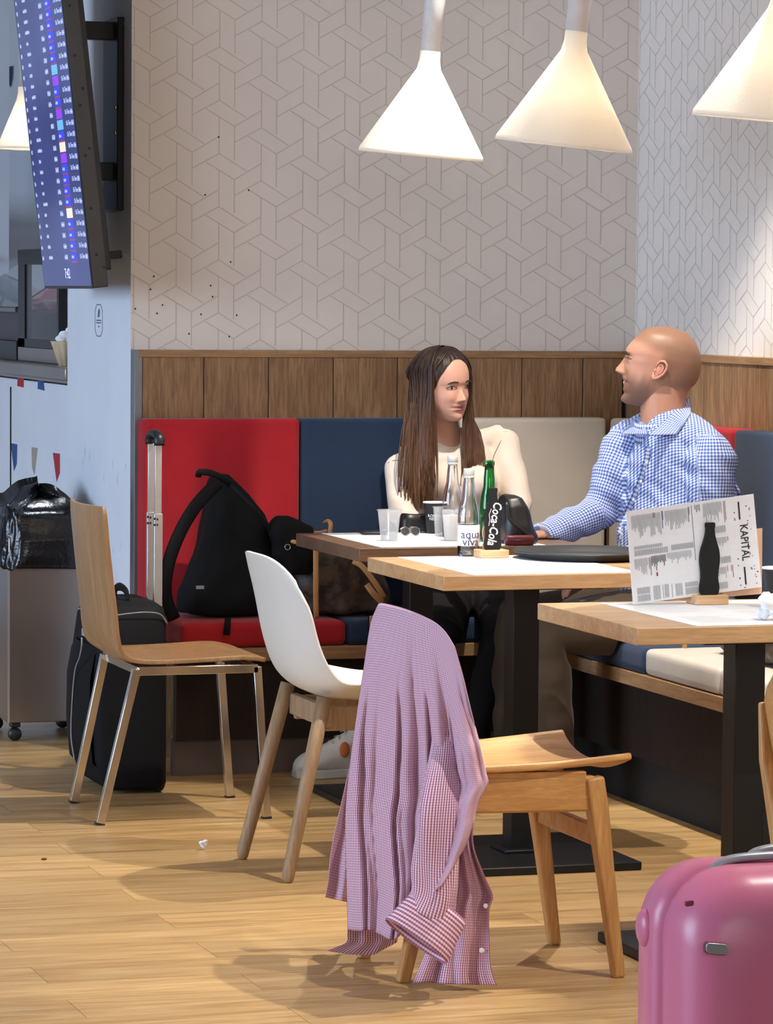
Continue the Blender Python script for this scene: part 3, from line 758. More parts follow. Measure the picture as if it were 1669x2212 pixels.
# far sleeve and the far front panel trailing on the floor
cloth('far_sleeve', [(790,1420),(800,1430),(812,1440)], [(702,1938),(722,1943),(757,1950)], [(790,1420),(775,1560),(745,1700),(722,1800),(712,1860),(709,1900),(702,1938)],
      [(812,1440),(800,1600),(785,1750),(770,1850),(757,1950)], 7.47, 7.44, lambda s, t: -.012*math.cos(2*math.pi*(1.4*s+.1)), .12, .5, shirt, 30, 50, (.1, .2))
cloth('trailing_front', [(752,1985),(800,1992),(862,1995)], [(706,2054),(745,2060),(800,2063),(830,2050),(858,2035)], [(752,1985),(750,2015),(748,2035),(725,2046),(706,2054)],
      [(862,1995),(860,2010),(858,2035)], 7.30, 7.30, lambda s, t: -.006*math.cos(2*math.pi*3*s)*(1-t), .12, .1, shirt, 40, 24, (.4, .1))
# ================================================================ black soft suitcase
def bent_box(x0, x1, y0, y1, z0, z1, r, n=4):
    b = B(); k = 10; rings = []
    for j in range(k+1):
        z = z0+(z1-z0)*j/k; e = min(j, k-j)/k; ins = r*(1-math.sqrt(max(0, 1-(1-min(1, e*(z1-z0)/r))**2)))
        rings.append([((x0+x1)/2+p[0], (y0+y1)/2+p[1], z) for p in rounded(x1-x0-2*ins, y1-y0-2*ins, r, n)])
    return b.loft(rings)
sc_ = thing('suitcase', (2.36, 10.06, 0), 'black soft suitcase with its silver handle pulled up beside the red cushion', 'suitcase')
b = B(); sx0, sx1, sy0, sy1 = 2.262, 2.455, 9.935, 10.135
rings = []
for z, xa, xb, ya, yb in ((.012,2.285,2.452,9.945,10.30), (.03,2.265,2.456,9.935,10.31), (.10,2.247,2.456,9.935,10.315), (.25,2.238,2.456,9.935,10.315), (.38,2.246,2.456,9.935,10.315), (.50,2.262,2.456,9.94,10.31), (.535,2.275,2.452,9.955,10.30), (.552,2.30,2.43,9.985,10.27)):
    rings.append([((xa+xb)/2+p[0], (ya+yb)/2+p[1], z) for p in rounded(xb-xa, yb-ya, .032, 4)])
b.loft(rings); obj('case_body', b, M['black_fabric'], sc_, smooth=True)
pk = B(); rings = []
for z, d in ((.07,.0), (.09,.02), (.2,.03), (.33,.028), (.40,.015), (.43,0)):
    rings.append([(2.236-d+.012*abs(math.sin(math.pi*i/11)-1)*2, 9.97+.31*i/11, z) for i in range(12)])
pk.loft(rings, closed=False); obj('front_pocket', pk, M['black_fabric'], sc_, smooth=True)
pp = [pX(x, y, 2.212) for x, y in ((165,1640),(158,1590),(160,1520),(166,1450),(176,1420),(192,1400),(210,1390))]
pp = [(2.206, max(p.y, 9.965), p.z) for p in pp]
obj('piping', B().tube(spline(pp, 24), .0022, 6), M['piping'], sc_, smooth=True)
obj('piping', B().tube(spline([(2.263,10.27,.510),(2.262,10.18,.518),(2.262,10.08,.516),(2.260,10.00,.492),(2.256,9.972,.455)], 20), .0022, 6), M['piping'], sc_, smooth=True)
obj('piping', B().tube(spline([(2.30,9.938,.52),(2.38,9.935,.527),(2.43,9.936,.52),(2.455,9.95,.49)], 16), .002, 6), M['piping'], sc_, smooth=True)
obj('brand_tab', B().box(2.232,2.238,10.05,10.085,.45,.47), M['piping'], sc_)
obj('top_grip', B().tube(spline([(2.36,10.05,.548),(2.36,10.06,.575),(2.36,10.13,.585),(2.36,10.20,.575),(2.36,10.21,.548)], 14), (.012,.006), 8), M['black_fabric'], sc_, smooth=True)
for s, yy in ((0, 10.10), (1, 10.185)):
    hz = 1.005-.004*s
    obj('handle_tube', B().tube([(2.462, yy, .25), (2.462, yy, .80)], (.0085,.0125), 4, square=True, up=(1,0,0)), M['alu'], sc_, bev=.001)
    q = obj('handle_tube', B().tube([(2.462, yy, .79), (2.462, yy, hz)], (.0065,.0100), 4, square=True, up=(1,0,0)), M['alu'], sc_, bev=.001)
    for zz in (.765, .783): obj('lock_hole', B().box(2.448, 2.4535, yy-.010, yy-.0086+.002, zz, zz+.006), M['black_plastic'], sc_)
    obj('lock_hole', B().box(2.456, 2.461, yy-.0092, yy-.0084, .765, .771), M['black_plastic'], sc_)
    obj('lock_hole', B().box(2.456, 2.461, yy-.0092, yy-.0084, .781, .787), M['black_plastic'], sc_)
g = B(); g.tube(spline([(2.462,10.085,1.0),(2.462,10.09,1.025),(2.462,10.14,1.034),(2.462,10.19,1.025),(2.462,10.198,1.0)], 14), (.012,.016), 10, up=(1,0,0))
obj('handle_grip', g, M['black_plastic'], sc_, smooth=True)
for yy in (9.97, 10.27): obj('wheel', B().lathe([(0,-.012),(.022,-.012),(.024,0),(.022,.012),(0,.012)], (0,0,0), 16, 0, Matrix.Translation((2.43, yy, .024)) @ Matrix.Rotation(R_(90), 4, 'X')), M['black_plastic'], sc_, smooth=True)
# ================================================================ backpack on the red cushion
ZC = SF+.083
bp = thing('backpack', (2.80, 10.36, ZC), 'black fabric backpack slumped on the red seat cushion', 'backpack')
b = B(); rings = []
def bpx(x, y, Y): return pY(x, y, Y)
YB = 10.37
for y, xa, xb, dp in ((1352,402,596,.10),(1330,390,602,.125),(1280,394,604,.135),(1220,416,602,.135),(1165,434,590,.125),(1110,445,564,.11),(1070,452,532,.09),(1040,458,506,.065),(1022,464,490,.04)):
    A_p, B_p = bpx(xa, y, YB), bpx(xb, y, YB); cx = (A_p.x+B_p.x)/2; w = (B_p.x-A_p.x); z = max(A_p.z, ZC+.004)
    rings.append([(cx+p[0], YB+p[1], z) for p in rounded(w, dp*1.9, min(w, dp*1.9)*.38, 5)])
b.loft(rings)
me = fuse(b, .007, 6); bumpy(me, .010, 11, 2.0)
for v in me.vertices: v.co.z = max(v.co.z, ZC)
o = link('bag_body', me, M['black_soft'], bp)
b = B(); b.tube(spline([bpx(472,1040,10.24), bpx(422,1094,10.21), bpx(384,1160,10.20), bpx(361,1230,10.20), bpx(358,1290,10.21), bpx(376,1338,10.22)], 28), [(.020,.006)]*28, 8, up=(0,1,0))
obj('shoulder_strap', b, M['black_fabric'], bp, smooth=True)
b = B(); b.tube(spline([bpx(428,1030,10.27), bpx(432,1020,10.26), bpx(455,1022,10.25), bpx(482,1034,10.25), bpx(500,1048,10.28)], 18), [(.010,.004)]*18, 8, up=(0,1,0))
obj('grab_loop', b, M['black_fabric'], bp, smooth=True)
b = B(); b.tube(spline([bpx(498,1048,10.24), bpx(540,1090,10.20), bpx(580,1140,10.22), bpx(596,1180,10.26)], 18), .006, 6); obj('piping', b, M['black_fabric'], bp, smooth=True)
b = B(); b.box(2.735, 2.765, 10.145, 10.150, .395, .50); 
b.add([], []); obj('webbing_end', B().tube([bpx(492,1335,10.142), bpx(491,1352,10.140), bpx(489,1372,10.138)], (.010,.0025), 8, up=(0,1,0)), M['black_fabric'], bp, smooth=True)
b = B(); b.box(*(lambda p: (p.x-.012, p.x+.012, p.y-.002, p.y+.002, p.z-.006, p.z+.004))(bpx(432,1268,10.228))); obj('brand_tab', b, M['piping'], bp)
# ================================================================ brown canvas handbag with tan straps
M['monogram'] = None
t_ = NT('dark_brown_canvas'); v_ = t_.coords(); f_ = t_.noise(v_, 28, 3); t_.col(t_.ramp(f_, [(.42, srgb(34,25,21)), (.58, srgb(74,60,48))])); t_.rgh(.5); M['monogram'] = t_.mat
hb = thing('handbag', (3.08, 10.36, ZC), 'dark brown handbag with tan leather straps slumped on the bench by the table', 'handbag')
b = B(); rings = []; YH = 10.33
for y, xa, xb, dp in ((1338,640,842,.09),(1320,632,846,.105),(1260,624,832,.11),(1210,622,806,.105),(1175,632,775,.09),(1150,622,700,.06),(1140,618,680,.045)):
    A_p, B_p = pY(xa, y, YH), pY(xb, y, YH); cx = (A_p.x+B_p.x)/2; w = B_p.x-A_p.x; z = max(A_p.z, ZC+.004)
    rings.append([(cx+p[0], YH+p[1], z) for p in rounded(w, dp*1.8, min(w, dp*1.8)*.38, 5)])
b.loft(rings); me = fuse(b, .007, 5); bumpy(me, .012, 13, 5.0); link('bag_body', me, M['monogram'], hb)
def strap(pts, w=.0085): obj('strap', B().tube(spline([pY(*p) for p in pts], 20), [(w,.0022)]*20, 8, up=(0,1,0)), M['tan'], hb, smooth=True)
strap([(682,1170,10.19),(682,1200,10.19),(682,1250,10.185),(682,1300,10.19),(683,1336,10.20)])
strap([(762,1212,10.20),(780,1222,10.19),(800,1246,10.185),(818,1272,10.19),(830,1292,10.20)])
strap([(792,1262,10.20),(805,1280,10.192),(826,1302,10.20)], .010)
strap([(618,1166,10.20),(640,1172,10.19),(660,1180,10.19)], .006)
strap([(640,1160,10.24),(660,1152,10.23),(690,1150,10.23),(706,1146,10.24)], .005)
strap([(700,1130,10.26),(708,1126,10.24),(714,1132,10.22),(712,1152,10.22)], .007)
obj('strap_ring', B().tube([pY(621+6*math.cos(a), 1182+6*math.sin(a), 10.185) for a in [k*math.pi/8 for k in range(17)]], .0018, 6, cap=False), M['chrome'], hb, smooth=True)
b = B(); rings = []
for y, xa, xb, dp in ((1240,612,672,.04),(1200,590,676,.05),(1160,583,680,.05),(1138,584,676,.045),(1122,590,640,.035),(1114,596,618,.02)):
    A_p, B_p = pY(xa, y, 10.235), pY(xb, y, 10.235); cx = (A_p.x+B_p.x)/2; w = B_p.x-A_p.x
    rings.append([(cx+p[0], 10.235+p[1], A_p.z) for p in rounded(w, dp*1.8, min(w, dp*1.8)*.4, 5)])
b.loft(rings); me = fuse(b, .006, 4); bumpy(me, .01, 18, 1.0); sf_ = link('scarf_bundle', me, M['black_soft'], hb); sf_['label'] = 'black cloth stuffed into the bag opening'
# dark bag with a tan tab on the side bench
h2 = thing('handbag', (3.88, 8.95, ZC), 'dark bag with a tan tab lying on the beige side-bench cushion', 'handbag')
b = B(); rings = []
for z, x0, x1, y0, y1 in ((ZC,3.76,4.04,8.50,8.96),(ZC+.03,3.74,4.04,8.48,8.98),(ZC+.09,3.76,4.04,8.50,8.96),(ZC+.12,3.80,4.02,8.56,8.90)):
    rings.append([((x0+x1)/2+p[0], (y0+y1)/2+p[1], z) for p in rounded(x1-x0, y1-y0, .06, 4)])
b.loft(rings); me = fuse(b, .008, 4); bumpy(me, .008, 14, 3.0); link('bag_body', me, M['monogram'], h2)
obj('tan_tab', B().tube([pX(1476,1384,3.735), pX(1478,1394,3.73), pX(1482,1405,3.735)], [(.022,.004),(.018,.004),(.002,.003)], 8, up=(1,0,0)), M['tan'], h2, smooth=True)
# ================================================================ waste bin
bn = thing('waste_bin', (2.38, 11.4, 0), 'wheeled stainless waste bin with a black liner beside the pillar', 'bin')
obj('bin_body', B().box(2.24, 2.522, 11.20, 11.58, .062, .66), M['steel'], bn, bev=.004)
obj('corner_trim', B().box(2.2385, 2.2445, 11.1985, 11.204, .062, .60), M['alu'], bn)
for x, yy in ((2.268,11.235),(2.49,11.235),(2.268,11.54),(2.49,11.54)):
    q = obj('caster', B().lathe([(0,-.011),(.020,-.011),(.022,-.006),(.022,.006),(.020,.011),(0,.011)], (0,0,0), 16, 0, Matrix.Translation((x, yy, .022)) @ Matrix.Rotation(R_(90), 4, 'X')), M['black_plastic'], bn, smooth=True)
    obj('caster_fork', B().box(x-.016, x+.016, yy-.018, yy+.018, .045, .062), M['black_plastic'], q, bev=.004)
from mathutils import noise as NZ
def liner(u, v):
    # v: 0 hanging hem -> .55 rim -> 1 crumpled crown
    a = 2*math.pi*u; P = rounded(.285, .385, .05, 6); k = u*len(P); i = int(k) % len(P); f = k-int(k)
    px = P[i][0]*(1-f)+P[(i+1) % len(P)][0]*f; py = P[i][1]*(1-f)+P[(i+1) % len(P)][1]*f
    sc = interp([(0,1.05), (.12,1.12), (.30,1.10), (.5,1.03), (.56,1.0), (.7,.78), (.85,.42), (1,.03)], v)
    z = interp([(0,.565), (.12,.555), (.30,.64), (.5,.725), (.56,.735), (.7,.742), (.85,.775), (1,.79)], v)
    d = NZ.noise(Vector((u*9, v*5, 2)))*.028*min(1, 4*v+.2) + NZ.noise(Vector((u*26, v*9, 7)))*.012
    if v < .12: z += .035*NZ.noise(Vector((u*5, 3, 1)))
    fx = sc+d*2.2
    if v > .55: z += .05*NZ.noise(Vector((px*14, py*14, 5)))+.03*max(0, -px/.14)
    return (2.381+px*fx-(.012 if px > .1 else 0), 11.39+py*fx, z+d*.6)
bg = obj('bin_liner', B().grid(liner, 97, 40), M['bag_plastic'], bn, solid=.002, smooth=True)
for v in bg.data.vertices:
    if v.co.x > 2.528: v.co.x = 2.528
# ================================================================ pink hard-shell suitcase
pkc = thing('suitcase', (2.27, 5.1, 0), 'pink hard-shell suitcase standing by the oak table', 'suitcase')
px0, px1, py0, py1, pzt = 2.045, 2.47, 4.98, 5.20, .558
def pshell(b, y, grow, bulge, n=6):
    # outline of the shell in X-Z with a generous top radius
    w = (px1-px0)+2*grow; h = pzt-.05+grow
    out = []
    for cx, cz, a0, r in ((px1+grow-.105, pzt+grow-.10, 0, .105), (px0-grow+.105, pzt+grow-.10, 90, .105), (px0-grow+.05, .05, 180, .05), (px1+grow-.05, .05, 270, .05)):
        for k in range(n+1):
            a = R_(a0+90*k/n); out.append((cx+r*math.cos(a), y, cz+r*math.sin(a)))
    return out
b = B(); xc, zc = (px0+px1)/2, .28
rings = []
for y, s in ((4.985,.55),(4.965,.80),(4.985,.93),(5.02,.99),(5.07,1.0),(5.075,1.0)):
    rings.append([(xc+(p[0]-xc)*s, y-(0.012*math.cos((p[0]-xc)/(px1-px0)*3) if s < .9 else 0), zc+(p[2]-zc)*s) for p in pshell(b, y, 0, 0)])
rings[0] = [(p[0], 4.955, p[2]) for p in rings[0]]; rings[1] = [(p[0], 4.960, p[2]) for p in rings[1]]
b.loft(rings); obj('front_shell', b, M['pink'], pkc, smooth=True)
b = B(); b.loft([pshell(b, 5.0765, -.003, 0), pshell(b, 5.092, -.003, 0)]); obj('zip_band', b, M['pink'], pkc, smooth=True, angle=30)
b = B(); b.loft([[(xc+(p[0]-xc)*s, y, zc+(p[2]-zc)*s) for p in pshell(b, y, 0, 0)] for y, s in ((5.094,1.0),(5.15,1.0),(5.20,.97),(5.22,.88))]); obj('rear_shell', b, M['pink'], pkc, smooth=True)
pc_ = pY(1547, 2049, 4.952)
q = obj('name_plate', B().prism([(p[0], p[1]) for p in rounded(.036, .016, .005, 4)], lambda a, c, t: (pc_.x+a, 4.950-t, pc_.z-a*.12+c), -.006, .002), M['alu'], pkc, bev=.0008)
obj('plate_rim', B().prism([(p[0], p[1]) for p in rounded(.0385, .0185, .006, 4)], lambda a, c, t: (pc_.x+a, 4.9515-t, pc_.z-a*.12+c), -.008, -.0006), plain('rim_dark_pink', srgb(120,60,84), .5), pkc, bev=.0006)  # rim in a darker pink around the plate
obj('side_bump', B().ball((px0+.002, 5.165, .452), .012, .026, .030, 16, 10), M['pink'], pkc, smooth=True)
obj('badge_mark', B().prism([(p[0], p[1]) for p in rounded(.013, .008, .002, 2)], lambda a, c, t: (pY(1487,1951,4.968).x+a, 4.9655-t, pY(1487,1951,4.968).z+c+a*.1), -.004, .002), plain('badge_dark', srgb(150,60,84), .4), pkc)
obj('carry_handle', B().tube(spline([(2.12,5.088,.545),(2.15,5.088,.566),(2.21,5.085,.572),(2.30,5.085,.570),(2.38,5.088,.56),(2.41,5.088,.545)], 26), (.010,.007), 10), M['grey_plastic'], pkc, smooth=True)
obj('carry_handle', B().tube(spline([(2.20,5.13,.548),(2.22,5.13,.572),(2.30,5.13,.580),(2.38,5.13,.572),(2.40,5.13,.548)], 26), (.010,.006), 10), M['grey_plastic'], pkc, smooth=True)
for x in (2.10, 2.42):
    for yy in (5.01, 5.17): obj('wheel', B().lathe([(0,-.012),(.024,-.012),(.026,0),(.024,.012),(0,.012)], (0,0,0), 16, 0, Matrix.Translation((x, yy, .026)) @ Matrix.Rotation(R_(90), 4, 'X')), M['black_plastic'], pkc, smooth=True)
# scraps on the floor
b = B(); c = pz(440, 1836, 0)
for i in range(5): b.ball(c+Vector((random.uniform(-.008,.008), random.uniform(-.008,.008), .006+.004*i)), random.uniform(.004,.008), None, random.uniform(.003,.006), 7, 5)
tag(obj('paper_scrap', b, M['paper']), 'tiny crumpled white paper scrap on the wooden floor', 'litter')
me = fuse(b, .0018, 1); o_ = bpy.data.objects['paper_scrap']; o_.data = me; me.materials.append(M['paper'])
b = B(); c = pz(95, 1858, 0); b.ball(c+Vector((0,0,.003)), .008, .004, .003, 8, 5); tag(obj('crumb', b, plain('crumb_brown', srgb(110,50,30), .8), smooth=True), 'small dark crumb on the wooden floor near the bin', 'litter')
# ================================================================ pendant lamps
t = NT('opal_shade'); v = t.coords(); f = t.noise(v, 260, 2)
tr = t.n('ShaderNodeBsdfTranslucent'); tr.inputs[0].default_value = (1.0, .96, .89, 1)
df = t.n('ShaderNodeBsdfDiffuse'); df.inputs[0].default_value = srgb(238, 234, 226)
bp_ = t.n('ShaderNodeBump'); bp_.inputs['Strength'].default_value = .5; bp_.inputs['Distance'].default_value = .002; t.l(f, bp_.inputs['Height']); t.l(bp_.outputs[0], df.inputs['Normal'])
ms = t.n('ShaderNodeMixShader'); ms.inputs[0].default_value = .5
t.l(df.outputs[0], ms.inputs[1]); t.l(tr.outputs[0], ms.inputs[2]); t.l(ms.outputs[0], t.out.inputs[0]); M['shade'] = t.mat
M['bulb'] = emis('warm_bulb', (1.0, .82, .58, 1), 30)
M['stem'] = plain('white_lacquer', srgb(205, 205, 206), .5)
def pendant(loc, label, tiltx, tilty, power, rad=.178, hgt=.265, bulb=.10):
    p = thing('pendant_lamp', loc, label, 'lamp', 'conical pendants over the tables')
    T = Matrix.Translation(loc) @ Matrix.Rotation(R_(tilty), 4, 'Y') @ Matrix.Rotation(R_(tiltx), 4, 'X')
    prof = [(rad, 0), (rad*.985, .012), (.034, hgt-.02), (.029, hgt+.005), (.0285, hgt+.03)]
    inn = [(.0255, hgt+.03), (.026, hgt+.003), (.031, hgt-.022), (rad*.975, .010), (rad-.004, 0)]
    b = B(); b.lathe(prof, n=64, T=T); b.f = b.f[:-2]; b.m = b.m[:len(b.f)]
    n = len(b.v); b.lathe(inn, n=64, T=T); b.f = [q for q in b.f if len(q) == 4]; b.m = [0]*len(b.f)
    L = len(prof); m0 = (L-1)*64
    b.f += [((i+1) % 64, i, n+(len(inn)-1)*64+i, n+(len(inn)-1)*64+(i+1) % 64) for i in range(64)]; b.m = [0]*len(b.f)
    obj('shade', b, M['shade'], p, smooth=True, angle=60)
    topz = (CEIL-loc[2])/math.cos(R_(tilty))+.0
    obj('stem', B().lathe([(.0285, hgt+.030), (.031, hgt+.30), (.033, topz*.8), (.033, topz-.03), (.030, topz-.012)], n=32, T=T), M['stem'], p, smooth=True, angle=60)
    tp = T @ Vector((0,0,topz-.02)); obj('ceiling_rose', B().lathe([(.055, 0), (.055, .022)], (tp.x, tp.y, CEIL-.023), 32), M['stem'], p, bev=.003)
    c = T @ Vector((0, 0, bulb)); obj('bulb', B().ball(c, .028, None, .034, 16, 12), M['bulb'], p, smooth=True)
    l = bpy.data.lights.new('bulb_light', 'POINT'); l.energy = power; l.color = (1.0, .95, .88); l.shadow_soft_size = .030
    lo = bpy.data.objects.new('bulb_light', l); COL.objects.link(lo); lo.location = c
    return p
def lamp_at(x, y, Y): q = pY(x, y, Y); return (q.x, q.y, q.z)
pendant(lamp_at(908.5, 337, 9.60), 'white cone pendant lamp hanging over the dark brown table', 4.0, 3.8, 46)
pendant(lamp_at(1216.5, 316, 8.64), 'white cone pendant lamp hanging over the table with the black tray', 4.0, 4.8, 46)
pendant(lamp_at(1668, 262, 7.23), 'white cone pendant lamp hanging over the table with the menu card', 4.0, 3.5, 46)
kp = pendant((2.78, 13.6, 1.995), 'narrow white pendant lamp glowing over the serving counter', 0, 1, 16, .105, .21, .07)
# ================================================================ ceiling downlights (out of the picture, they light the floor)
def downlight(x, y, power, label, target=None, size=95, col=(1.0,.93,.84), rad=.02):
    d = thing('downlight', (x, y, CEIL), label, 'lamp', 'recessed ceiling downlights')
    obj('trim_ring', B().lathe([(.045,0),(.062,0),(.062,-.006),(.045,-.003)], (x, y, CEIL-.0005), 32), M['stem'], d, smooth=True, angle=40)
    obj('lens', B().lathe([(.0,0),(.044,0)], (x, y, CEIL-.002), 32), emis('downlight_lens', (1,.92,.8,1), 8), d)
    spot('downlight_beam', (x, y, CEIL-.02), target or (x, y, 0), power, size, .35, col, rad)
downlight(3.3, 9.0, 185, 'round ceiling downlight over the gap between the two rear tables', size=88)
downlight(3.3, 7.3, 200, 'round ceiling downlight over the near oak table', size=88)
downlight(3.3, 5.6, 150, 'round ceiling downlight nearest the hall', size=88)
downlight(1.7, 8.4, 14, 'round ceiling downlight over the open floor', size=88)
downlight(3.98, 8.45, 12, 'small unseen ceiling spotlight added to brighten the side wall ledge', (4.19, 8.72, 1.27), 30, (.82,.90,1.0), .02)  # added lamp and fixture, makes the cool glow on ledge and wall
downlight(2.85, 12.9, 60, 'unseen round ceiling downlight added to brighten the serving counter', (2.75, 12.9, 1.2), 90, (.86,.92,1.0), .05)  # added lamp and fixture, lifts the dim counter and display case
# ================================================================ flight information screen
tv = thing('flight_screen', (2.40, 10.9, 1.456), 'tall flight departures screen mounted on the pillar', 'screen')
bl = pY(200, 623, 10.55); tl = pY(134, 0, 10.55)
upv = (tl-bl).normalized(); outn = Vector((-upv.z, 0, upv.x)).normalized()     # screen normal, towards -X
yv = Vector((0, 1, 0)); SW, SH = .70, 1.235
def S(a, c, d): return bl + yv*a + upv*c + outn*d     # a along the width, c up, d out of the glass
b = B(); 
def sbox(b, a0, a1, c0, c1, d0, d1, m=0):
    vs = [S(a, c, d) for d in (d0, d1) for a, c in ((a0,c0),(a1,c0),(a1,c1),(a0,c1))]
    b.add(vs, [(0,1,2,3),(4,5,6,7),(0,1,5,4),(1,2,6,5),(2,3,7,6),(3,0,4,7)], m)
b = B(); sbox(b, 0, SW, 0, SH, -.050, -.002); M['tv_case'] = plain('dark_grey_case', srgb(62, 60, 57), .5); obj('case', b, M['tv_case'], tv, bev=.003)
b = B(); sbox(b, .03, SW-.03, .05, SH-.04, -.072, -.0505); obj('rear_cover', b, M['black_plastic'], tv, bev=.004)
b = B(); sbox(b, .0, SW, -.001, SH, -.0019, .0); obj('bezel', b, M['black_plastic'], tv, bev=.0005)
t = NT('screen_glow'); v = t.coords(scale=(1,1,1)); f = t.noise(v, 3, 2)
t.col((.01,.012,.03,1)); t.l(t.ramp(f, [(.3, srgb(44,50,98)), (.7, srgb(56,64,120))]), t.p.inputs['Emission Color']); t.p.inputs['Emission Strength'].default_value = .9; t.rgh(.22); t.p.inputs['Specular IOR Level'].default_value = .5
b = B(); b.add([S(.008, .008, .0006), S(SW-.008, .008, .0006), S(SW-.008, SH-.008, .0006), S(.008, SH-.008, .0006)], [(0,1,2,3)]); scr = obj('screen', b, t.mat, tv, fix=False)
E1 = emis('screen_white', srgb(190, 205, 255), 1.3); E2 = emis('screen_blue', srgb(50, 60, 220), .9); E3 = emis('screen_cyan', srgb(90, 160, 240), 1.1); E4 = emis('screen_red', srgb(150, 60, 110), .9); E5 = emis('screen_cream', srgb(225, 210, 190), 1.0); E6 = emis('screen_violet', srgb(130, 50, 220), 1.0)
b = B(); random.seed(11)
def rect(a0, a1, c0, c1, m, d=.0010): b.add([S(a0,c0,d), S(a1,c0,d), S(a1,c1,d), S(a0,c1,d)], [(0,1,2,3)], m)
def words(a, c, n, h, m, gap=.2):      # a run of letter-sized strokes; a counts from the far (left) edge of the screen
    w = h*.62
    for i in range(n):
        x = SW-(a+i*w*1.15); k = random.random()
        rect(x-w*.22, x, c, c+h, m, .0013); rect(x-w*.8, x-w*.58, c, c+h*(.55 if k < .5 else 1), m, .0013)
        if k < .7: rect(x-w*.8, x, c+h*.42, c+h*.58, m, .0013)
rows = 33; c0 = .090; dc = .0338
for r in range(rows):
    c = c0+r*dc*1.0
    if c > SH-.03: break
    words(.025, c, 2, .013, 0); words(.125, c+.002, random.choice((4,5,6,7,8)), .011, 0)
    words(.36, c, 4, .015, 0)
    ic = {3:2, 8:4, 9:5, 10:3, 14:3, 15:5, 18:5, 20:3}.get(r % 23)
    kind = {4:4, 9:5, 10:4, 12:2, 13:5, 16:5, 17:2}.get(r)
    if kind: rect(SW-.535, SW-.452, c-.008, c+.022, kind)
    else:
        rect(SW-.535, SW-.452, c-.004, c+.022, 1); words(.462, c+.003, 5, .009, 0)
        rect(SW-.535, SW-.452, c-.010, c-.006, 3)
    put_text(b, 'On Time', .021, S(SW-.612, c+.008, .0013), -yv, upv, 0, .85)
    words(.655, c, 3, .015, 0)
put_text(b, '7:42', .045, S(SW-.37, .045, .0013), -yv, upv, 0, 1.0)
o = obj('screen_rows', b, [E1, E2, E3, E4, E5, E6], scr, fix=False); o['kind'] = 'stuff'
for a, c, d in ((0,.24,-.02),(0,.40,-.02),(0,.55,-.02),(0,.70,-.02),(0,.85,-.02),(0,.42,-.035),(0,.60,-.034),(0,.10,-.022),(0,.06,-.042)):
    b = B(); p = S(a, c, d); b.ball(p+Vector((0,-.0002,0)), .0045, .0012, .0045, 8, 6); obj('vent_screw', b, M['black_plastic'], tv, smooth=True)
mb = B(); sbox(mb, .20, .50, .25, .95, -.085, -.0725); obj('bracket_plate', mb, M['black_metal'], tv, bev=.003)
for c in (.36, .80):
    p = S(.40, c, -.08); q = obj('bracket_arm', B().tube([p, (PX-.014, p.y, p.z)], (.020,.028), 4, square=True, up=(0,0,1)), M['black_metal'], tv, bev=.002)
obj('wall_plate', B().box(PX-.022, PX-.0005, S(.32,0,0).y, S(.52,0,0).y, 1.70, 2.30), M['black_metal'], tv, bev=.003)
p = S(.27, .09, -.07); obj('lower_catch', B().tube([p, (PX-.02, p.y, p.z+.01)], (.014,.012), 4, square=True, up=(0,0,1)), M['black_metal'], tv, bev=.002)
for zz in (1.94, 2.02): obj('bracket_bolt', B().ball((PX-.026, S(.33,0,0).y-.004, zz), .006, .006, .008, 10, 8), M['chrome'], tv, smooth=True)
# ================================================================ display cases on the counter
dc_ = thing('display_case', (2.78, 12.55, 1.192), 'black framed glass food display case on the serving counter', 'display case')
y0, y1, x0, x1, z0, z1 = 12.22, 12.93, 2.62, 3.02, 1.245, 1.595
obj('case_base', B().box(x0, x1, y0, y1, 1.193, z0-.001), M['steel'], dc_, bev=.002)
fr_ = M['black_plastic']
for x in (x0, x1-.03):
    for y in (y0, y1-.12 if x == x0 else y1-.03):
        obj('frame_post', B().box(x, x+.03, y, y+(.12 if (x == x0 and y > y0) else .03), z0, z1), fr_, dc_)
obj('frame_top', B().box(x0-.002, x1, y0, y1, z1-.05, z1+.005), fr_, dc_, bev=.003)
obj('frame_bottom', B().box(x0, x1, y0, y1, z0, z0+.03), fr_, dc_)
M['pane'] = glass('case_pane', (.93,.95,.97,1), .0, 1.1)
obj('pane', B().box(x0+.004, x0+.010, y0+.03, y1-.12, z0+.03, z1-.05), M['pane'], dc_)
obj('shelf', B().box(x0+.03, x1-.03, y0+.02, y1-.05, z0+.165, z0+.172), M['steel'], dc_)
cand = [srgb(120,60,66), srgb(150,120,96), srgb(92,80,80), srgb(170,150,130)]
fm_ = [plain('food_%d' % i, c, .6) for i, c in enumerate(cand)]
random.seed(5)
for zz, i, l in ((z0+.031, 0, 'dark red wrapped sandwich on the floor of the display case'), (z0+.031, 1, 'tan pastry on the floor of the display case'), (z0+.031, 2, 'grey wrapped roll on the floor of the display case'), (z0+.173, 3, 'pale bun on the shelf of the display case'), (z0+.173, 0, 'dark red wrapped sandwich on the shelf of the display case')):
    yy = y0+.10+i*.13+(.26 if zz > z0+.1 and i == 0 else 0)-(.26 if i == 3 else 0)
    q = B().ball((x0+.15, yy, zz+.03), .06, .045, .0285, 12, 8); tag(obj('food_parcel', q, fm_[i], smooth=True), l, 'food')
d2 = thing('display_case', (2.78, 13.4, 1.192), 'low glass case with a sloping front beside the black framed case', 'display case')
obj('case_base', B().box(2.62, 3.10, 12.96, 14.2, 1.193, 1.262), M['black_plastic'], d2)
obj('meat_tray', B().box(2.66, 3.06, 13.0, 14.15, 1.263, 1.37), plain('tray_dark', srgb(84,76,80), .5), d2)
b = B(); b.add([(2.62,12.96,1.385),(2.62,14.2,1.385),(2.98,14.2,1.62),(2.98,12.96,1.62)], [(0,1,2,3)]); obj('slope_pane', b, M['pane'], d2, solid=.005)
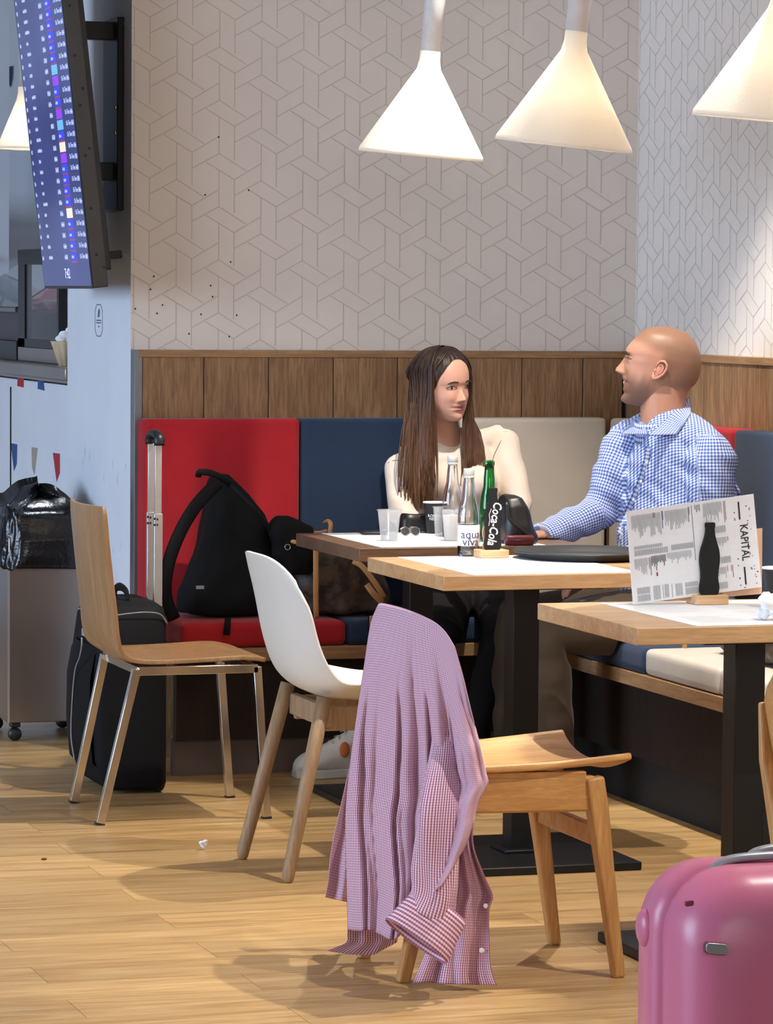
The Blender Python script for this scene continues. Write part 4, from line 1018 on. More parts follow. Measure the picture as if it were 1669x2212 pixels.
obj('steel_lip', B().box(2.615, 2.64, 12.96, 14.2, 1.371, 1.386), M['steel'], d2)
for i, l in ((0, 'dark pink heap of sliced meat under the sloping glass'), (1, 'pale pink heap of sliced meat under the sloping glass')):
    q = B().ball((2.82, 13.16+i*.26, 1.41), .10, .10, .035, 12, 8); me = fuse(q, .012, 0); bumpy(me, .03, 22, i*1.0)
    for v in me.vertices: v.co.z = max(v.co.z, 1.371)
    tag(link('meat_heap', me, plain('meat_%d' % i, [srgb(168,96,108), srgb(190,140,140)][i], .5)), l, 'food')
# paper snack cup with chips and a wad of napkins
sc2 = thing('snack_cup', (2.60, 12.0, 1.192), 'fluted kraft paper snack cup on the counter by the pillar', 'cup'); cc = (2.592, 11.93, 1.1925)
b = B(); rings = []
for r, z in ((.030,0),(.056,.075),(.060,.085)): rings.append([(cc[0]+(r+.003*math.cos(12*a))*math.cos(a), cc[1]+(r+.003*math.cos(12*a))*math.sin(a), cc[2]+z) for a in [2*math.pi*k/72 for k in range(72)]])
b.loft(rings); obj('cup_wall', b, plain('kraft_cup', srgb(206,186,152), .8), sc2, smooth=True, angle=50)
b = B()
for i in range(9): b.ball((cc[0]+random.uniform(-.03,.03), cc[1]+random.uniform(-.03,.03), cc[2]+.088+random.uniform(0,.022)), .022, .016, .012, 8, 6, 0, Matrix.Rotation(random.uniform(0,3), 3, 'Z'))
me = fuse(b, .004, 1); link('whipped_filling', me, M['paper'], sc2)
b = B()
for i in range(6): b.ball((2.66+random.uniform(-.03,.03), 12.03+random.uniform(-.03,.03), 1.31+random.uniform(-.01,.012)), .035, .025, .014, 8, 6, 0, Matrix.Rotation(random.uniform(0,3), 3, 'Z'))
b.lathe([(.03,0),(.045,.10)], (2.66,12.03,1.1925), 20)
me = fuse(b, .005, 1); tag(link('napkin_cup', me, M['paper']), 'white napkins heaped in a cup behind the snack cup', 'napkins')
# stacked grey boxes on the far shelf
for i in range(2): tag(obj('storage_box', B().box(2.57, 2.80, 15.05, 15.3, 1.60+i*.115, 1.705+i*.115), plain('box_grey_%d' % i, srgb(150,148,144), .7), bev=.006), ['grey storage box under another on the kitchen shelf', 'grey storage box on top of another on the kitchen shelf'][i], 'box')
sh_ = tag(obj('kitchen_shelf', B().box(2.4, 2.88, 15.0, 15.599, 1.575, 1.599), M['steel']), 'steel wall shelf under the grey storage boxes', 'shelf')
# ================================================================ things on the tables
TZ = .7502
def sheet(name, px, z, th, mat, label, cat, group=None):
    P = [pz(x, y, z) for x, y in px]; b = B()
    b.prism([(p.x, p.y) for p in P], lambda a, c, t: (a, c, z+t), 0, th)
    return tag(obj(name, b, mat), label, cat, group)
def ink_on(sh, z, o, e1, e2, blocks, mat=None):
    b = B()
    for u0, v0, n, dv, L in blocks:
        for i in range(n):
            l = L*random.uniform(.55, 1); a = o+e1*u0+e2*(v0+i*dv); q = a+e1*l; w = e2.normalized()*.0016
            b.add([(a.x, a.y, z), (q.x, q.y, z), (q.x+w.x, q.y+w.y, z), (a.x+w.x, a.y+w.y, z)], [(0,1,2,3)])
    k = obj('print', b, mat or M['ink'], sh, fix=False); k['kind'] = 'stuff'
random.seed(21)
def placemat(x0, x1, y0, y1, label, z=TZ, rot=0):
    c = Vector(((x0+x1)/2, (y0+y1)/2, 0)); T = Matrix.Translation(c) @ Matrix.Rotation(R_(rot), 4, 'Z') @ Matrix.Translation(-c)
    b = B().box(x0, x1, y0, y1, z, z+.0009, 0, T); sh = tag(obj('placemat', b, M['paper']), label, 'placemat')
    ink_on(sh, z+.0012, Vector((x0, y0, 0)), Vector((x1-x0, 0, 0)), Vector((0, y1-y0, 0)), [(.08,.12,9,.03,.3), (.45,.15,14,.03,.22), (.72,.12,8,.045,.2), (.1,.55,8,.045,.26), (.45,.65,5,.05,.4)])
    return sh
q1 = pz(905, 1205, TZ); q2 = pz(1040, 1245, TZ)
placemat(2.90, 3.38, 9.31, 9.90, 'white paper placemat on the dark brown table')
placemat(2.835, 3.28, 8.335, 8.955, 'white paper placemat under the black tray')
placemat(2.858, 3.33, 6.935, 7.505, 'white paper placemat under the menu stand')
def lathe_thing(name, c, parts, label, cat, n=32, group=None):
    t = thing(name, c, label, cat, group)
    for pn, prof, mat in parts: obj(pn, B().lathe(prof, c, n), mat, t, smooth=True, angle=50)
    return t
def bottle_prof(h, r, neck=.0135):
    return [(0,.001),(r*.9,0),(r,.006),(r,h*.40),(r*.98,h*.46),(r*.86,h*.56),(r*.62,h*.68),(neck*1.15,h*.80),(neck,h*.88),(neck,h*.93)]
def wall(prof, th=.0022):
    inn = [(max(0, r-th), z+(th if i < 2 else 0)) for i, (r, z) in enumerate(prof)]
    inn[0] = (0, prof[0][1]+th+.003); inn[1] = (max(0, prof[1][0]-th), prof[1][1]+th+.003)
    return prof+inn[::-1]
def bottle(c, h, r, gm, label, cap=True, lab=True, water=.36):
    c = Vector(c); t = thing('bottle', c, label, 'bottle'); pf = bottle_prof(h, r)
    gl = obj('glass', B().lathe(wall(pf), c, 40), gm, t, smooth=True, angle=60)
    if water: obj('water', B().lathe([(0,.007),(r-.0042,.0075),(r-.0028,.012),(r-.0028,h*water),(0,h*water)], c, 40), M['water'], t, smooth=True, angle=60)
    if cap:
        k = obj('cap', B().lathe([(.0142,h*.925),(.0152,h*.93),(.0152,h*.99),(.0138,h),(0,h)], c, 28), M['white_plastic'], t, smooth=True, angle=50)
        obj('cap_ring', B().lathe([(.0146,h*.895),(.0154,h*.90),(.0154,h*.92),(.0146,h*.922)], c, 28), M['white_plastic'], t, smooth=True, angle=50)
    else: obj('lip', B().lathe([(.0125,h*.93),(.0155,h*.94),(.0155,h*.985),(.0125,h),(.0105,h*.99),(.0105,h*.93)], c, 28), gm, t, smooth=True, angle=60)
    if lab:
        d = (CAM-c); ang0 = math.atan2(d.y, d.x); rr = r+.0006
        def lf(u, v):
            a = ang0+R_(115)*(u*2-1); return (c.x+rr*math.cos(a), c.y+rr*math.sin(a), c.z+h*(.12+.24*v))
        lb_ = obj('paper_label', B().grid(lf, 30, 3), M['paper'], t, solid=.0004, smooth=True)
        b = B()
        def curved(s, size, zz, off):
            v, f = text_geo(s, size)
            b.add([(c.x+(rr+.0007)*math.cos(ang0+R_(off)+p[0]/rr), c.y+(rr+.0007)*math.sin(ang0+R_(off)+p[0]/rr), c.z+zz+p[1]) for p in v], f)
        curved('aqua', .031, h*.250, 14); curved('viva', .031, h*.165, 14)
        a1 = ang0+R_(8); b.add([(c.x+(rr+.0007)*math.cos(ang0+R_(k)), c.y+(rr+.0007)*math.sin(ang0+R_(k)), c.z+h*zz) for k, zz in ((2,.288),(18,.302),(18,.307),(2,.293))], [(0,1,2,3)])
        obj('label_print', b, M['blue_ink'], lb_, fix=False)
    return t
bottle(pz(1011, 1201, TZ+.001), .233, .0290, M['glass'], 'clear water bottle with a printed white label on the oak table')
bottle(pz(976, 1160, TZ+.001), .233, .0285, M['glass'], 'clear unlabelled water bottle on the dark brown table', lab=False, water=.30)
bottle(pz(1055, 1170, TZ+.001), .229, .0265, M['green_glass'], 'green glass bottle without a cap on the dark brown table', cap=False, lab=False, water=.30)
def cup(c, rt, rb, h, mat, label, fill=None, fm=None, fillname='water'):
    t = thing('cup', c, label, 'cup')
    pf = [(0,.0),(rb,0),(rt,h),(rt+.0022,h),(rt+.0022,h-.003),(rt-.0008,h-.003),(rb-.0008,.0015),(0,.0015)]
    pf = [(0,0),(rb,0),(rt,h-.003),(rt+.0025,h-.003),(rt+.0025,h),(rt-.001,h),(rb-.001,.0018),(0,.0018)]
    obj('cup_wall', B().lathe(pf, c, 36), mat, t, smooth=True, angle=50)
    if fill: rf = rb+(rt-rb)*fill; obj(fillname, B().lathe([(0,.0022),(rb-.0014,.0022),(rf-.0014,h*fill),(0,h*fill)], c, 36), fm, t, smooth=True, angle=50)
    return t
cup(pz(840, 1168, TZ+.001), .0330, .0235, .088, M['cup_plastic'], 'clear plastic cup half full of water on the dark brown table', .58, M['cup_water'])
c = pz(936, 1152, TZ+.001); bc = cup(c, .0290, .0205, .090, plain('black_card_cup', srgb(40,40,44), .6), 'black paper coffee cup with white rim beside the bottles')
obj('white_rim', B().lathe([(.0285,.0885),(.0318,.0885),(.0318,.0925),(.0285,.0925),(.0268,.0895)], c, 36), M['paper'], bc, smooth=True, angle=50)
b = B(); d = CAM-c; a0 = math.atan2(d.y, d.x)
for s, zz in (('ROMAN', .052), ('NERO', .043)):
    v, f = text_geo(s, .0115); rr = .0205+.0085*zz/.090+.0007
    b.add([(c.x+rr*math.cos(a0+.1+p[0]/rr), c.y+rr*math.sin(a0+.1+p[0]/rr), c.z+zz+p[1]) for p in v], f)
obj('cup_print', b, M['paper'], bc, fix=False)
cup(pz(953, 1158, TZ+.001), .0245, .0185, .085, M['cup_plastic'], 'empty clear plastic cup behind the foamy cup')
cup(pz(974, 1168, TZ+.001), .0270, .0200, .088, M['cup_plastic'], 'clear cup filled with white foam between the bottles', .82, plain('milk_foam', srgb(228,220,214), .6), 'foam')
# folded sunglasses and a phone on the placemat
c = pz(886, 1158, TZ+.0012); sg = thing('sunglasses', c, 'folded metal sunglasses on the white placemat', 'sunglasses')
for s in (-1, 1):
    ring = [c+Vector((s*.016+.013*math.cos(a), .004*math.sin(a)*1.2+.002*s, .014+.012*math.sin(a))) for a in [2*math.pi*k/20 for k in range(21)]]
    obj('lens_rim', B().tube(ring, .0013, 6, cap=False), M['chrome'], sg, smooth=True)
    obj('lens', B().ball(c+Vector((s*.016, .002*s, .014)), .0122, .0015, .0112, 16, 8), plain('smoke_lens', srgb(70,66,64), .15), sg, smooth=True)
    obj('temple_arm', B().tube([c+Vector((s*.029, .004, .020)), c+Vector((s*.010, .020, .026)), c+Vector((-s*.02, .026, .004))], (.0012,.0022), 6), M['chrome'], sg, smooth=True)
obj('bridge', B().tube([c+Vector((-.005,0,.018)), c+Vector((0,-.001,.020)), c+Vector((.005,0,.018))], .0012, 6), M['chrome'], sg, smooth=True)
p0 = pz(805, 1152, TZ+.0012); ph = thing('phone', p0, 'dark phone lying on the placemat by the water cup', 'phone')
obj('phone_body', B().prism(rounded(.075, .145, .010, 4), lambda a, q, t: (p0.x+a*.97+q*.2, p0.y+q*.97-a*.2, TZ+.0012+t), 0, .008), M['black_plastic'], ph, bev=.0015)
obj('phone_screen', B().prism(rounded(.068, .136, .007, 4), lambda a, q, t: (p0.x+a*.97+q*.2, p0.y+q*.97-a*.2, TZ+.0093+t), 0, .0004), plain('phone_glass', srgb(60,62,66), .12), ph)
# black leather bag and red purse between the bottles and the bench
lg = thing('leather_bag', pz(1122, 1168, TZ), 'shiny black leather bag standing on the dark brown table', 'bag')
b = B(); rings = []
for y, xa, xb, dp in ((1172,1088,1160,.075),(1160,1086,1158,.085),(1130,1085,1150,.08),(1095,1087,1138,.065),(1075,1092,1130,.045),(1069,1098,1122,.02)):
    Y = 9.37; A_p, B_p = pY(xa, y, Y), pY(xb, y, Y); w = B_p.x-A_p.x; z = max(A_p.z, TZ+.0035)
    rings.append([((A_p.x+B_p.x)/2+p[0], Y+.03+p[1], z) for p in rounded(w, dp*1.6, min(w, dp*1.6)*.35, 5)])
b.loft(rings); me = fuse(b, .005, 4); bumpy(me, .006, 22, 1); link('bag_body', me, M['black_leather'], lg)
obj('shoulder_loop', B().tube(spline([pY(1095,1085,9.35), pY(1100,1120,9.335), pY(1125,1145,9.33), pY(1148,1160,9.335)], 16), (.006,.0025), 8, up=(0,1,0)), M['black_leather'], lg, smooth=True)
pr = thing('purse', pz(1118, 1170, TZ), 'dark red zipped purse lying against the black leather bag', 'purse')
b = B(); c = pY(1118, 1157, 9.325); b.loft([[(c.x+p[0]*s, 9.312+p[1]*s*.55, TZ+.0015+z) for p in rounded(.088, .05, .02, 4)] for z, s in ((0,.9),(.006,1),(.020,1),(.027,.9))]); obj('purse_body', b, M['dark_red'], pr, smooth=True, angle=50)
obj('zip', B().tube([(c.x-.04, 9.296, TZ+.016), (c.x, 9.2955, TZ+.0155), (c.x+.04, 9.296, TZ+.016)], .0015, 6), M['black_plastic'], pr, smooth=True)
lp = thing('pouch', pz(895, 1150, TZ), 'low black leather pouch behind the black coffee cup', 'pouch')
b = B(); rings = []
for y, xa, xb, dp in ((1150,862,990,.05),(1140,860,992,.055),(1120,864,990,.05),(1110,870,985,.035)):
    Y = 9.885; A_p, B_p = pY(xa, y, Y), pY(xb, y, Y); w = B_p.x-A_p.x
    rings.append([((A_p.x+B_p.x)/2+p[0], Y+p[1], max(A_p.z, TZ+.0035)) for p in rounded(w, dp*1.4, dp*.5, 4)])
b.loft(rings); me = fuse(b, .005, 3); bumpy(me, .005, 24, 4); link('pouch_body', me, M['black_leather'], lp)
# bottle-shaped menu holders
def holder(cx, cy_, label, script):
    t = thing('menu_holder', (cx, cy_, TZ), label, 'menu holder')
    z0 = TZ+.0012
    obj('wood_block', B().prism(rounded(.080, .066, .006, 3), lambda a, q, h: (cx+a, cy_+q, z0+h), 0, .021), M['pine'], t, bev=.002)
    half = [(.0185,0),(.0225,.008),(.0232,.020),(.0205,.036),(.0208,.052),(.0235,.072),(.0238,.086),(.0215,.103),(.0160,.120),(.0115,.136),(.0100,.150),(.0108,.152),(.0112,.160),(.0100,.164)]
    sp_ = [(p.x, p.y) for p in spline([(a, c, 0) for a, c in half], 60)]
    poly = sp_+[(-a, c) for a, c in sp_[::-1]]
    fy = cy_-.014
    obj('bottle_plate', B().prism(poly, lambda a, q, h: (cx+a, fy+h, z0+.0205+q), 0, .009), plain('black_felt', srgb(20,20,21), .85), t, bev=.001)
    obj('back_plate', B().prism(poly, lambda a, q, h: (cx+a*.9, fy+.022+h, z0+.0205+q*.55), 0, .006), M['pine'], t)
    if script:
        b = B(); v, f = text_geo('Coca-Cola', .033, .018, .35)
        b.add([(cx+.003+p[1]*1.05+(-p[0])*.12, fy-.0008, z0+.092-p[0]*.80) for p in v], f)
        obj('script_print', b, M['paper'], t, fix=False)
        b = B(); b.tube([(cx-.006, fy-.0008, z0+.130), (cx-.012, fy-.0008, z0+.115), (cx-.010, fy-.0008, z0+.100), (cx-.013, fy-.0008, z0+.085)], (.0008,.0003), 6, up=(0,1,0)); obj('script_flourish', b, M['paper'], t)
    return t, fy, z0
p = pz(1070, 1207, TZ); holder(p.x, p.y+.035, 'black bottle-shaped menu holder with white script on the oak table', True)
p3 = pz(1540, 1308, TZ); _, fy3, z03 = holder(p3.x, p3.y+.035, 'plain black bottle-shaped menu holder in front of the menu card', False)
# the menu card
ym = fy3+.0105
me_t = thing('menu_card', (p3.x, ym, TZ), 'white printed menu card leaning upright in the black holder', 'menu')
c_tl, c_tr, c_br, c_bl = [pY(x, y, ym) for x, y in ((1352,1105),(1627,1067),(1645,1268),(1367,1306))]
lift = TZ+.0022-c_bl.z
if lift > 0: c_bl.z += lift
b = B(); vs = [c_bl, c_br, c_tr, c_tl]; b.add(vs+[v+Vector((0,.0022,0)) for v in vs], [(0,1,2,3),(7,6,5,4),(0,1,5,4),(1,2,6,5),(2,3,7,6),(3,0,4,7)])
mc = obj('card', b, M['paper'], me_t, bev=.0004)
def mp(u, v, d=.0007):     # u across (0..1), v from the top down (0..1)
    a = c_tl.lerp(c_tr, u); q = c_bl.lerp(c_br, u); r = a.lerp(q, v); return Vector((r.x, r.y-d, r.z))
inks = [M['ink'], M['black_ink'], M['red_ink'], M['blue_ink']]; b = B(); random.seed(4)
def bar(u0, u1, v0, v1, m=0): b.add([mp(u0,v0), mp(u1,v0), mp(u1,v1), mp(u0,v1)], [(0,1,2,3)], m)
def block(u0, u1, v0, L, n, m=0, w=.004):
    for i in range(n):
        u = u0+(u1-u0)*i/max(1, n-1); bar(u, u+w, v0, v0+L*random.uniform(.45, 1), m)
block(.035,.255,.055,.26,24); block(.27,.276,.045,.20,2,3); block(.205,.215,.05,.07,2,2); block(.295,.46,.05,.22,18); block(.475,.482,.04,.18,2,3)
bar(.5035,.5065,.03,.62,1)
block(.53,.565,.03,.10,4,1); block(.595,.735,.03,.22,16); block(.755,.765,.03,.26,2,2)
for u0, u1, v0, v1 in ((.04,.26,.385,.42),(.04,.30,.43,.49),(.325,.50,.42,.48),(.65,.76,.29,.36),(.70,.78,.62,.69),(.665,.74,.89,.96)):
    n = int((u1-u0)/.007)
    for i in range(n): u = u0+(u1-u0)*i/n; bar(u, u+.0035, v0, v1, 0)
block(.035,.13,.52,.18,11); block(.145,.155,.52,.20,2,2); block(.165,.27,.51,.12,12,1,.005); block(.29,.47,.50,.13,18); block(.675,.75,.41,.10,9); block(.655,.66,.42,.09,2,2); block(.765,.77,.41,.08,1,1); block(.655,.73,.73,.13,9); block(.745,.752,.72,.12,1,2); block(.775,.785,.72,.14,2,2)
bar(.198,.203,.62,.67,1); bar(.195,.207,.69,.73,2)
for u0, u1, v0, v1 in ((.04,.14,.83,.90),(.04,.14,.91,.98),(.165,.22,.83,.98),(.235,.24,.83,.98),(.25,.285,.83,.97),(.305,.312,.83,.98),(.335,.39,.84,.97),(.41,.51,.84,.89),(.41,.51,.90,.97)):
    n = max(1, int((u1-u0)/.008))
    for i in range(n): u = u0+(u1-u0)*i/n; bar(u, u+.004, v0, v1, 0)
e1 = (c_tr-c_tl).normalized(); e2 = (c_bl-c_tl).normalized()
put_text(b, 'KAPITAL', .027, mp(.895, .50), e2, e1, 1, .80, .012)
bar(.868,.880,.06,.25,1); bar(.872,.884,.76,.95,1)
for i in range(30):
    u = random.uniform(.83,.985); v = random.choice((random.uniform(.02,.3), random.uniform(.7,.98), random.uniform(.3,.7)))
    if .85 < u < .93 and .05 < v < .96: u = random.choice((.835,.955))
    s = .007; m = random.choice((1, 2, 3, 0)); b.add([mp(u-s,v), mp(u+s,v), mp(u,v+s*2)], [(0,1,2)], m)
k = obj('menu_print', b, inks, mc, fix=False); k['kind'] = 'stuff'
kr = thing('menu_card', (p3.x, ym+.006, TZ), 'kraft brown card standing behind the white menu card', 'menu')
vs = [pY(x, y, ym+.0105) for x, y in ((1440,1299),(1645,1283),(1646,1141),(1441,1160))]; b = B(); b.add(vs+[v+Vector((0,.002,0)) for v in vs], [(0,1,2,3),(7,6,5,4),(0,1,5,4),(1,2,6,5),(2,3,7,6),(3,0,4,7)]); obj('card', b, M['kraft'], kr)
# tray
c = pz(1262, 1205, TZ+.001); tr_ = thing('tray', c, 'round black serving tray on the oak table', 'tray')
TR = Matrix.Translation(c)
obj('tray_dish', B().lathe([(0,0),(.150,0),(.172,.006),(.186,.020),(.190,.020),(.190,.017),(.176,.003),(.152,-.0000),(0,-.0000)][:6]+[(.187,.016),(.173,.0025),(.150,-.0005)], c+Vector((0,0,.001)), 64), M['tray'], tr_, smooth=True, angle=50)
obj('rubber_mat', B().lathe([(0,.0022),(.146,.0022),(.147,.0015)], c, 48), plain('tray_mat', srgb(60,62,64), .75), tr_, smooth=True, angle=50)
# black cup and crumpled napkin on the near table
c = pz(1680, 1314, TZ+.001); bc2 = cup(c, .0340, .0245, .090, plain('black_card_cup2', srgb(44,44,46), .6), 'tall black paper cup with white rim beside the crumpled napkin')
obj('white_rim', B().lathe([(.0335,.0885),(.0372,.0885),(.0372,.0925),(.0335,.0925),(.032,.0895)], c, 36), M['paper'], bc2, smooth=True, angle=50)
c = pz(1674, 1340, TZ+.001); b = B(); random.seed(9)
for i in range(16): b.ball(c+Vector((random.uniform(-.026,.03), random.uniform(-.02,.02), .024+random.uniform(-.006,.034))), random.uniform(.014,.022), random.uniform(.010,.018), random.uniform(.010,.018), 10, 8, 0, Matrix.Rotation(random.uniform(0,3), 3, 'Y'))
me = fuse(b, .003, 1)
zmin = min(v.co.z for v in me.vertices)
bumpy(me, .007, 45, 2); bumpy(me, .004, 110, 5)
zmin = min(v.co.z for v in me.vertices)
for v in me.vertices: v.co.z += (TZ+.0012-zmin)
tag(link('napkin', me, M['paper']), 'crumpled white paper napkin on the near oak table', 'napkin')
# leaflets on the ledge of the side wall
for i, (y0, y1, r) in enumerate(((9.05, 9.26, 4), (8.72, 8.98, -6))):
    cc = Vector((WX-.028, (y0+y1)/2, CAPZ)); T = Matrix.Translation(cc) @ Matrix.Rotation(R_(r), 4, 'Z')
    tag(obj('leaflet', B().box(-.024, .024, -(y1-y0)/2, (y1-y0)/2, .0008, .008+.004*i, 0, T), M['paper']), ['white folded leaflet lying on the oak ledge behind the man', 'second white leaflet on the ledge farther along the side wall'][i], 'leaflet')
# ================================================================ people
from mathutils.bvhtree import BVHTree
EYEW = plain('eye_white', srgb(196,186,180), .3); LIDM = plain('eyelid', srgb(186,134,114), .5); LASH = plain('lash', srgb(34,25,22), .7)
RR = Vector((math.cos(YAW), -math.sin(YAW), 0)); DD = Vector((math.sin(YAW), math.cos(YAW), 0)); ZZ = Vector((0,0,1))
def skin_mat(name):
    t = NT(name); at = t.n('ShaderNodeAttribute'); at.attribute_name = 'Col'; f = t.noise(t.coords(), 120, 3)
    t.col(t.mix(.10, at.outputs['Color'], t.ramp(f, [(.3, (.62,.50,.46,1)), (.7, (1,1,1,1))]), 'MULTIPLY'))
    t.rgh(.46, 0, .4); t.p.inputs['Subsurface Weight'].default_value = .08; t.p.inputs['Subsurface Radius'].default_value = (.012,.005,.003); t.p.inputs['Subsurface Scale'].default_value = .4
    t.bump(t.noise(t.coords(), 420, 2), .06, .0006); return t.mat
SKIN = skin_mat('face_skin')
def g2(a, b_): return math.exp(-(a*a+b_*b_))
def sm(a, b_, x): t = max(0, min(1, (x-a)/(b_-a))); return t*t*(3-2*t)
class Head:
    """sculpted head: horizontal rings built from front, back and width profiles (mm), x forward, y left, z up"""
    def __init__(s, f, f0, bk, w, Tm, opts): s.f, s.f0, s.b, s.w, s.T, s.o = f, f0, bk, w, Tm, opts
    def build(s, colfn, NZ_=110, NT_=112):
        o = s.o; z0, z1 = s.w[0][0], s.w[-1][0]; vs = []; cols = []
        for j in range(NZ_):
            u = j/(NZ_-1); z = z0+(z1-z0)*(0.5-0.5*math.cos(math.pi*u))*.35+(z1-z0)*u*.65
            f = hermite(s.f, z); f0 = hermite(s.f0, z); bk = hermite(s.b, z); w = hermite(s.w, z); c = (f0+bk)/2-8*sm(-60, 0, z)
            nose = f-f0; tz = o['tipz']; sg = interp([(tz-60,20), (o['mz']-20,20), (o['mz'],21), (tz-16,17), (tz-8,12.5), (tz,11.5), (tz+8,9.5), (tz+24,6.5), (tz+42,8), (tz+54,26), (tz+70,40)], z)
            for i in range(NT_):
                a = 2*math.pi*i/NT_
                # gather columns near the front
                a = a+(-.30*math.sin(a)) if True else a
                ca, sa = math.cos(a), math.sin(a); e = .86 if ca > 0 else .95
                x = c+(f0-c if ca > 0 else c-bk)*math.copysign(abs(ca)**e, ca); y = w*math.copysign(abs(sa)**.92, sa)
                zz = z; fr = sm(.15, .75, ca)
                if fr > 0:
                    x += nose*math.exp(-(y/sg)**2)*1.0
                    for sd in (-1, 1):
                        ey, ez = sd*o['ey'], o['ez']
                        x -= fr*o['socket']*g2((y-ey)/15, (z-ez)/9)
                        x += fr*2.2*g2((y-ey)/13, (z-ez+1)/6)                    # lid bulge
                        x += fr*o['brow']*g2((y-ey*.95)/17, (z-ez-15)/6)
                        x += fr*o['cheek']*g2((y-sd*36)/17, (z-ez+30)/15)
                        x += fr*3.0*g2((y-sd*10.5)/5, (z-o['tipz']+4)/6)          # nostril wings
                        x -= fr*o['fold']*g2((y-sd*(22+.25*(o['tipz']-z)))/4, (z-o['mz']-8)/13)
                        x -= fr*2.0*g2((y-sd*24)/7, (z-o['mz'])/5)                 # mouth corners
                    x += fr*o['lip']*g2(y/16, (z-o['mz']-6)/3.6) + fr*o['lip']*1.1*g2(y/14, (z-o['mz']+6)/4) - fr*o['gap']*g2(y/19, (z-o['mz'])/2.2)
                    x -= fr*1.5*g2(y/3, (z-o['mz']-13)/5)
                vs.append(s.T @ (Vector((x, y, zz))*.001)); cols.append(colfn(x, y, zz))
        fs = []
        for j in range(NZ_-1):
            for i in range(NT_):
                p, q = j*NT_+i, j*NT_+(i+1) % NT_; fs.append((p, q, q+NT_, p+NT_))
        fs.append(tuple(range(NT_-1, -1, -1))); fs.append(tuple((NZ_-1)*NT_+i for i in range(NT_)))
        return vs, fs, cols
def lerp3(a, b_, t): return tuple(a[k]+(b_[k]-a[k])*t for k in range(3))
def ear_geo(Tm, sd, x, y, z, tilt, h):
    """one ear: rim tube, bowl and lobe, in head coordinates (mm)"""
    b = B(); R2 = Matrix.Rotation(R_(tilt), 3, 'Y')
    def P(u, v, out): q = R2 @ Vector((u, 0, v)); return Tm @ (Vector((x+q.x, sd*(y+out), z+q.z))*.001)
    rim = [(12,2,0),(13,16,2),(8,27,6),(-3,31,9),(-13,25,11),(-17,12,12),(-14,-4,10),(-7,-16,7),(1,-24,4),(8,-27,2),(12,-20,0),(12,-10,0)]
    k = h/60
    b.tube([P(u*k, v*k, o_*1.0) for u, v, o_ in rim], [(.0026*k,.0026*k)]*2+[.0036*k]*5+[.0040*k]*3+[.003*k]*2, 8)
    b.tube([P(8*k,14*k,2), P(0,20*k,5), P(-8*k,12*k,7), P(-8*k,0,6), P(-2*k,-10*k,4)], .0030*k, 8)
    b.ball(P(-1*k,3*k,0), .013*k, .005*k, .025*k, 14, 10, 0, (Tm.to_3x3() @ Matrix.Rotation(R_(tilt), 3, 'Y')))
    b.ball(P(11*k,-3*k,1), .004*k, .004*k, .006*k, 8, 6); b.ball(P(6*k,-22*k,2), .0065*k, .004*k, .007*k, 10, 8)
    return b
def merge_body(name, parts, head, ears, colbody, colear):
    """body, neck, hands, head and ears as one mesh with a colour attribute"""
    v = []; f = []; c = []
    me0 = parts; k = 0
    v += [tuple(q.co) for q in me0.vertices]; f += [tuple(p.vertices) for p in me0.polygons]; c += [colbody]*len(v)
    if head:
        k = len(v); hv, hf, hc = head; v += [tuple(p) for p in hv]; f += [tuple(k+i for i in q) for q in hf]; c += hc
    for e in ears:
        k = len(v); v += e.v; f += [tuple(k+i for i in q) for q in e.f]; c += [colear]*len(e.v)
    me = bpy.data.meshes.new(name); me.from_pydata(v, [], f); fixn(me)
    at = me.color_attributes.new('Col', 'FLOAT_COLOR', 'POINT')
    for i, q in enumerate(c): at.data[i].color = (q[0], q[1], q[2], 1)
    shade(me, 180); me.materials.append(SKIN)
    return me
def hand(b, wrist, d, n, side, s=1.0, curl=35):
    """palm and five bent fingers; d along the fingers, n out of the back of the hand"""
    wrist = Vector(wrist); d = Vector(d).normalized(); n = Vector(n); n = (n-d*n.dot(d)).normalized(); w = d.cross(n)*side
    pc = wrist+d*.045*s
    b.tube([wrist-d*.02*s, wrist+d*.005*s, wrist+d*.03*s, wrist+d*.065*s, wrist+d*.088*s], [(.024*s,.020*s),(.026*s,.018*s),(.036*s,.017*s),(.040*s,.015*s),(.038*s,.012*s)], 12, up=n)
    for k, (o, L) in enumerate(((-.029,.066), (-.010,.076), (.010,.072), (.028,.056))):
        p = wrist+d*.082*s+w*(o*s); dr = d.copy(); pts = [p-d*.02*s, p]
        for q, fr in enumerate((.42,.32,.26)):
            an = R_(curl*(.6+.4*q)); dr = (dr*math.cos(an)-n*math.sin(an)*1.0).normalized() if q else (d*math.cos(an*.6)-n*math.sin(an*.6)).normalized()
            p = p+dr*(L*fr*s); pts.append(p)
        b.tube(pts, [.0095*s,.0092*s,.0085*s,.0078*s,.0062*s], 8)
    p = wrist+d*.02*s-w*(.03*s); t1 = (d*.7-w*.6-n*.25).normalized(); t2 = (d*.95-w*.1-n*.3).normalized()
    b.tube([p+w*.015*s, p, p+t1*.030*s, p+t1*.030*s+t2*.028*s, p+t1*.030*s+t2*.05*s], [.012*s,.0125*s,.0105*s,.0095*s,.007*s], 8)
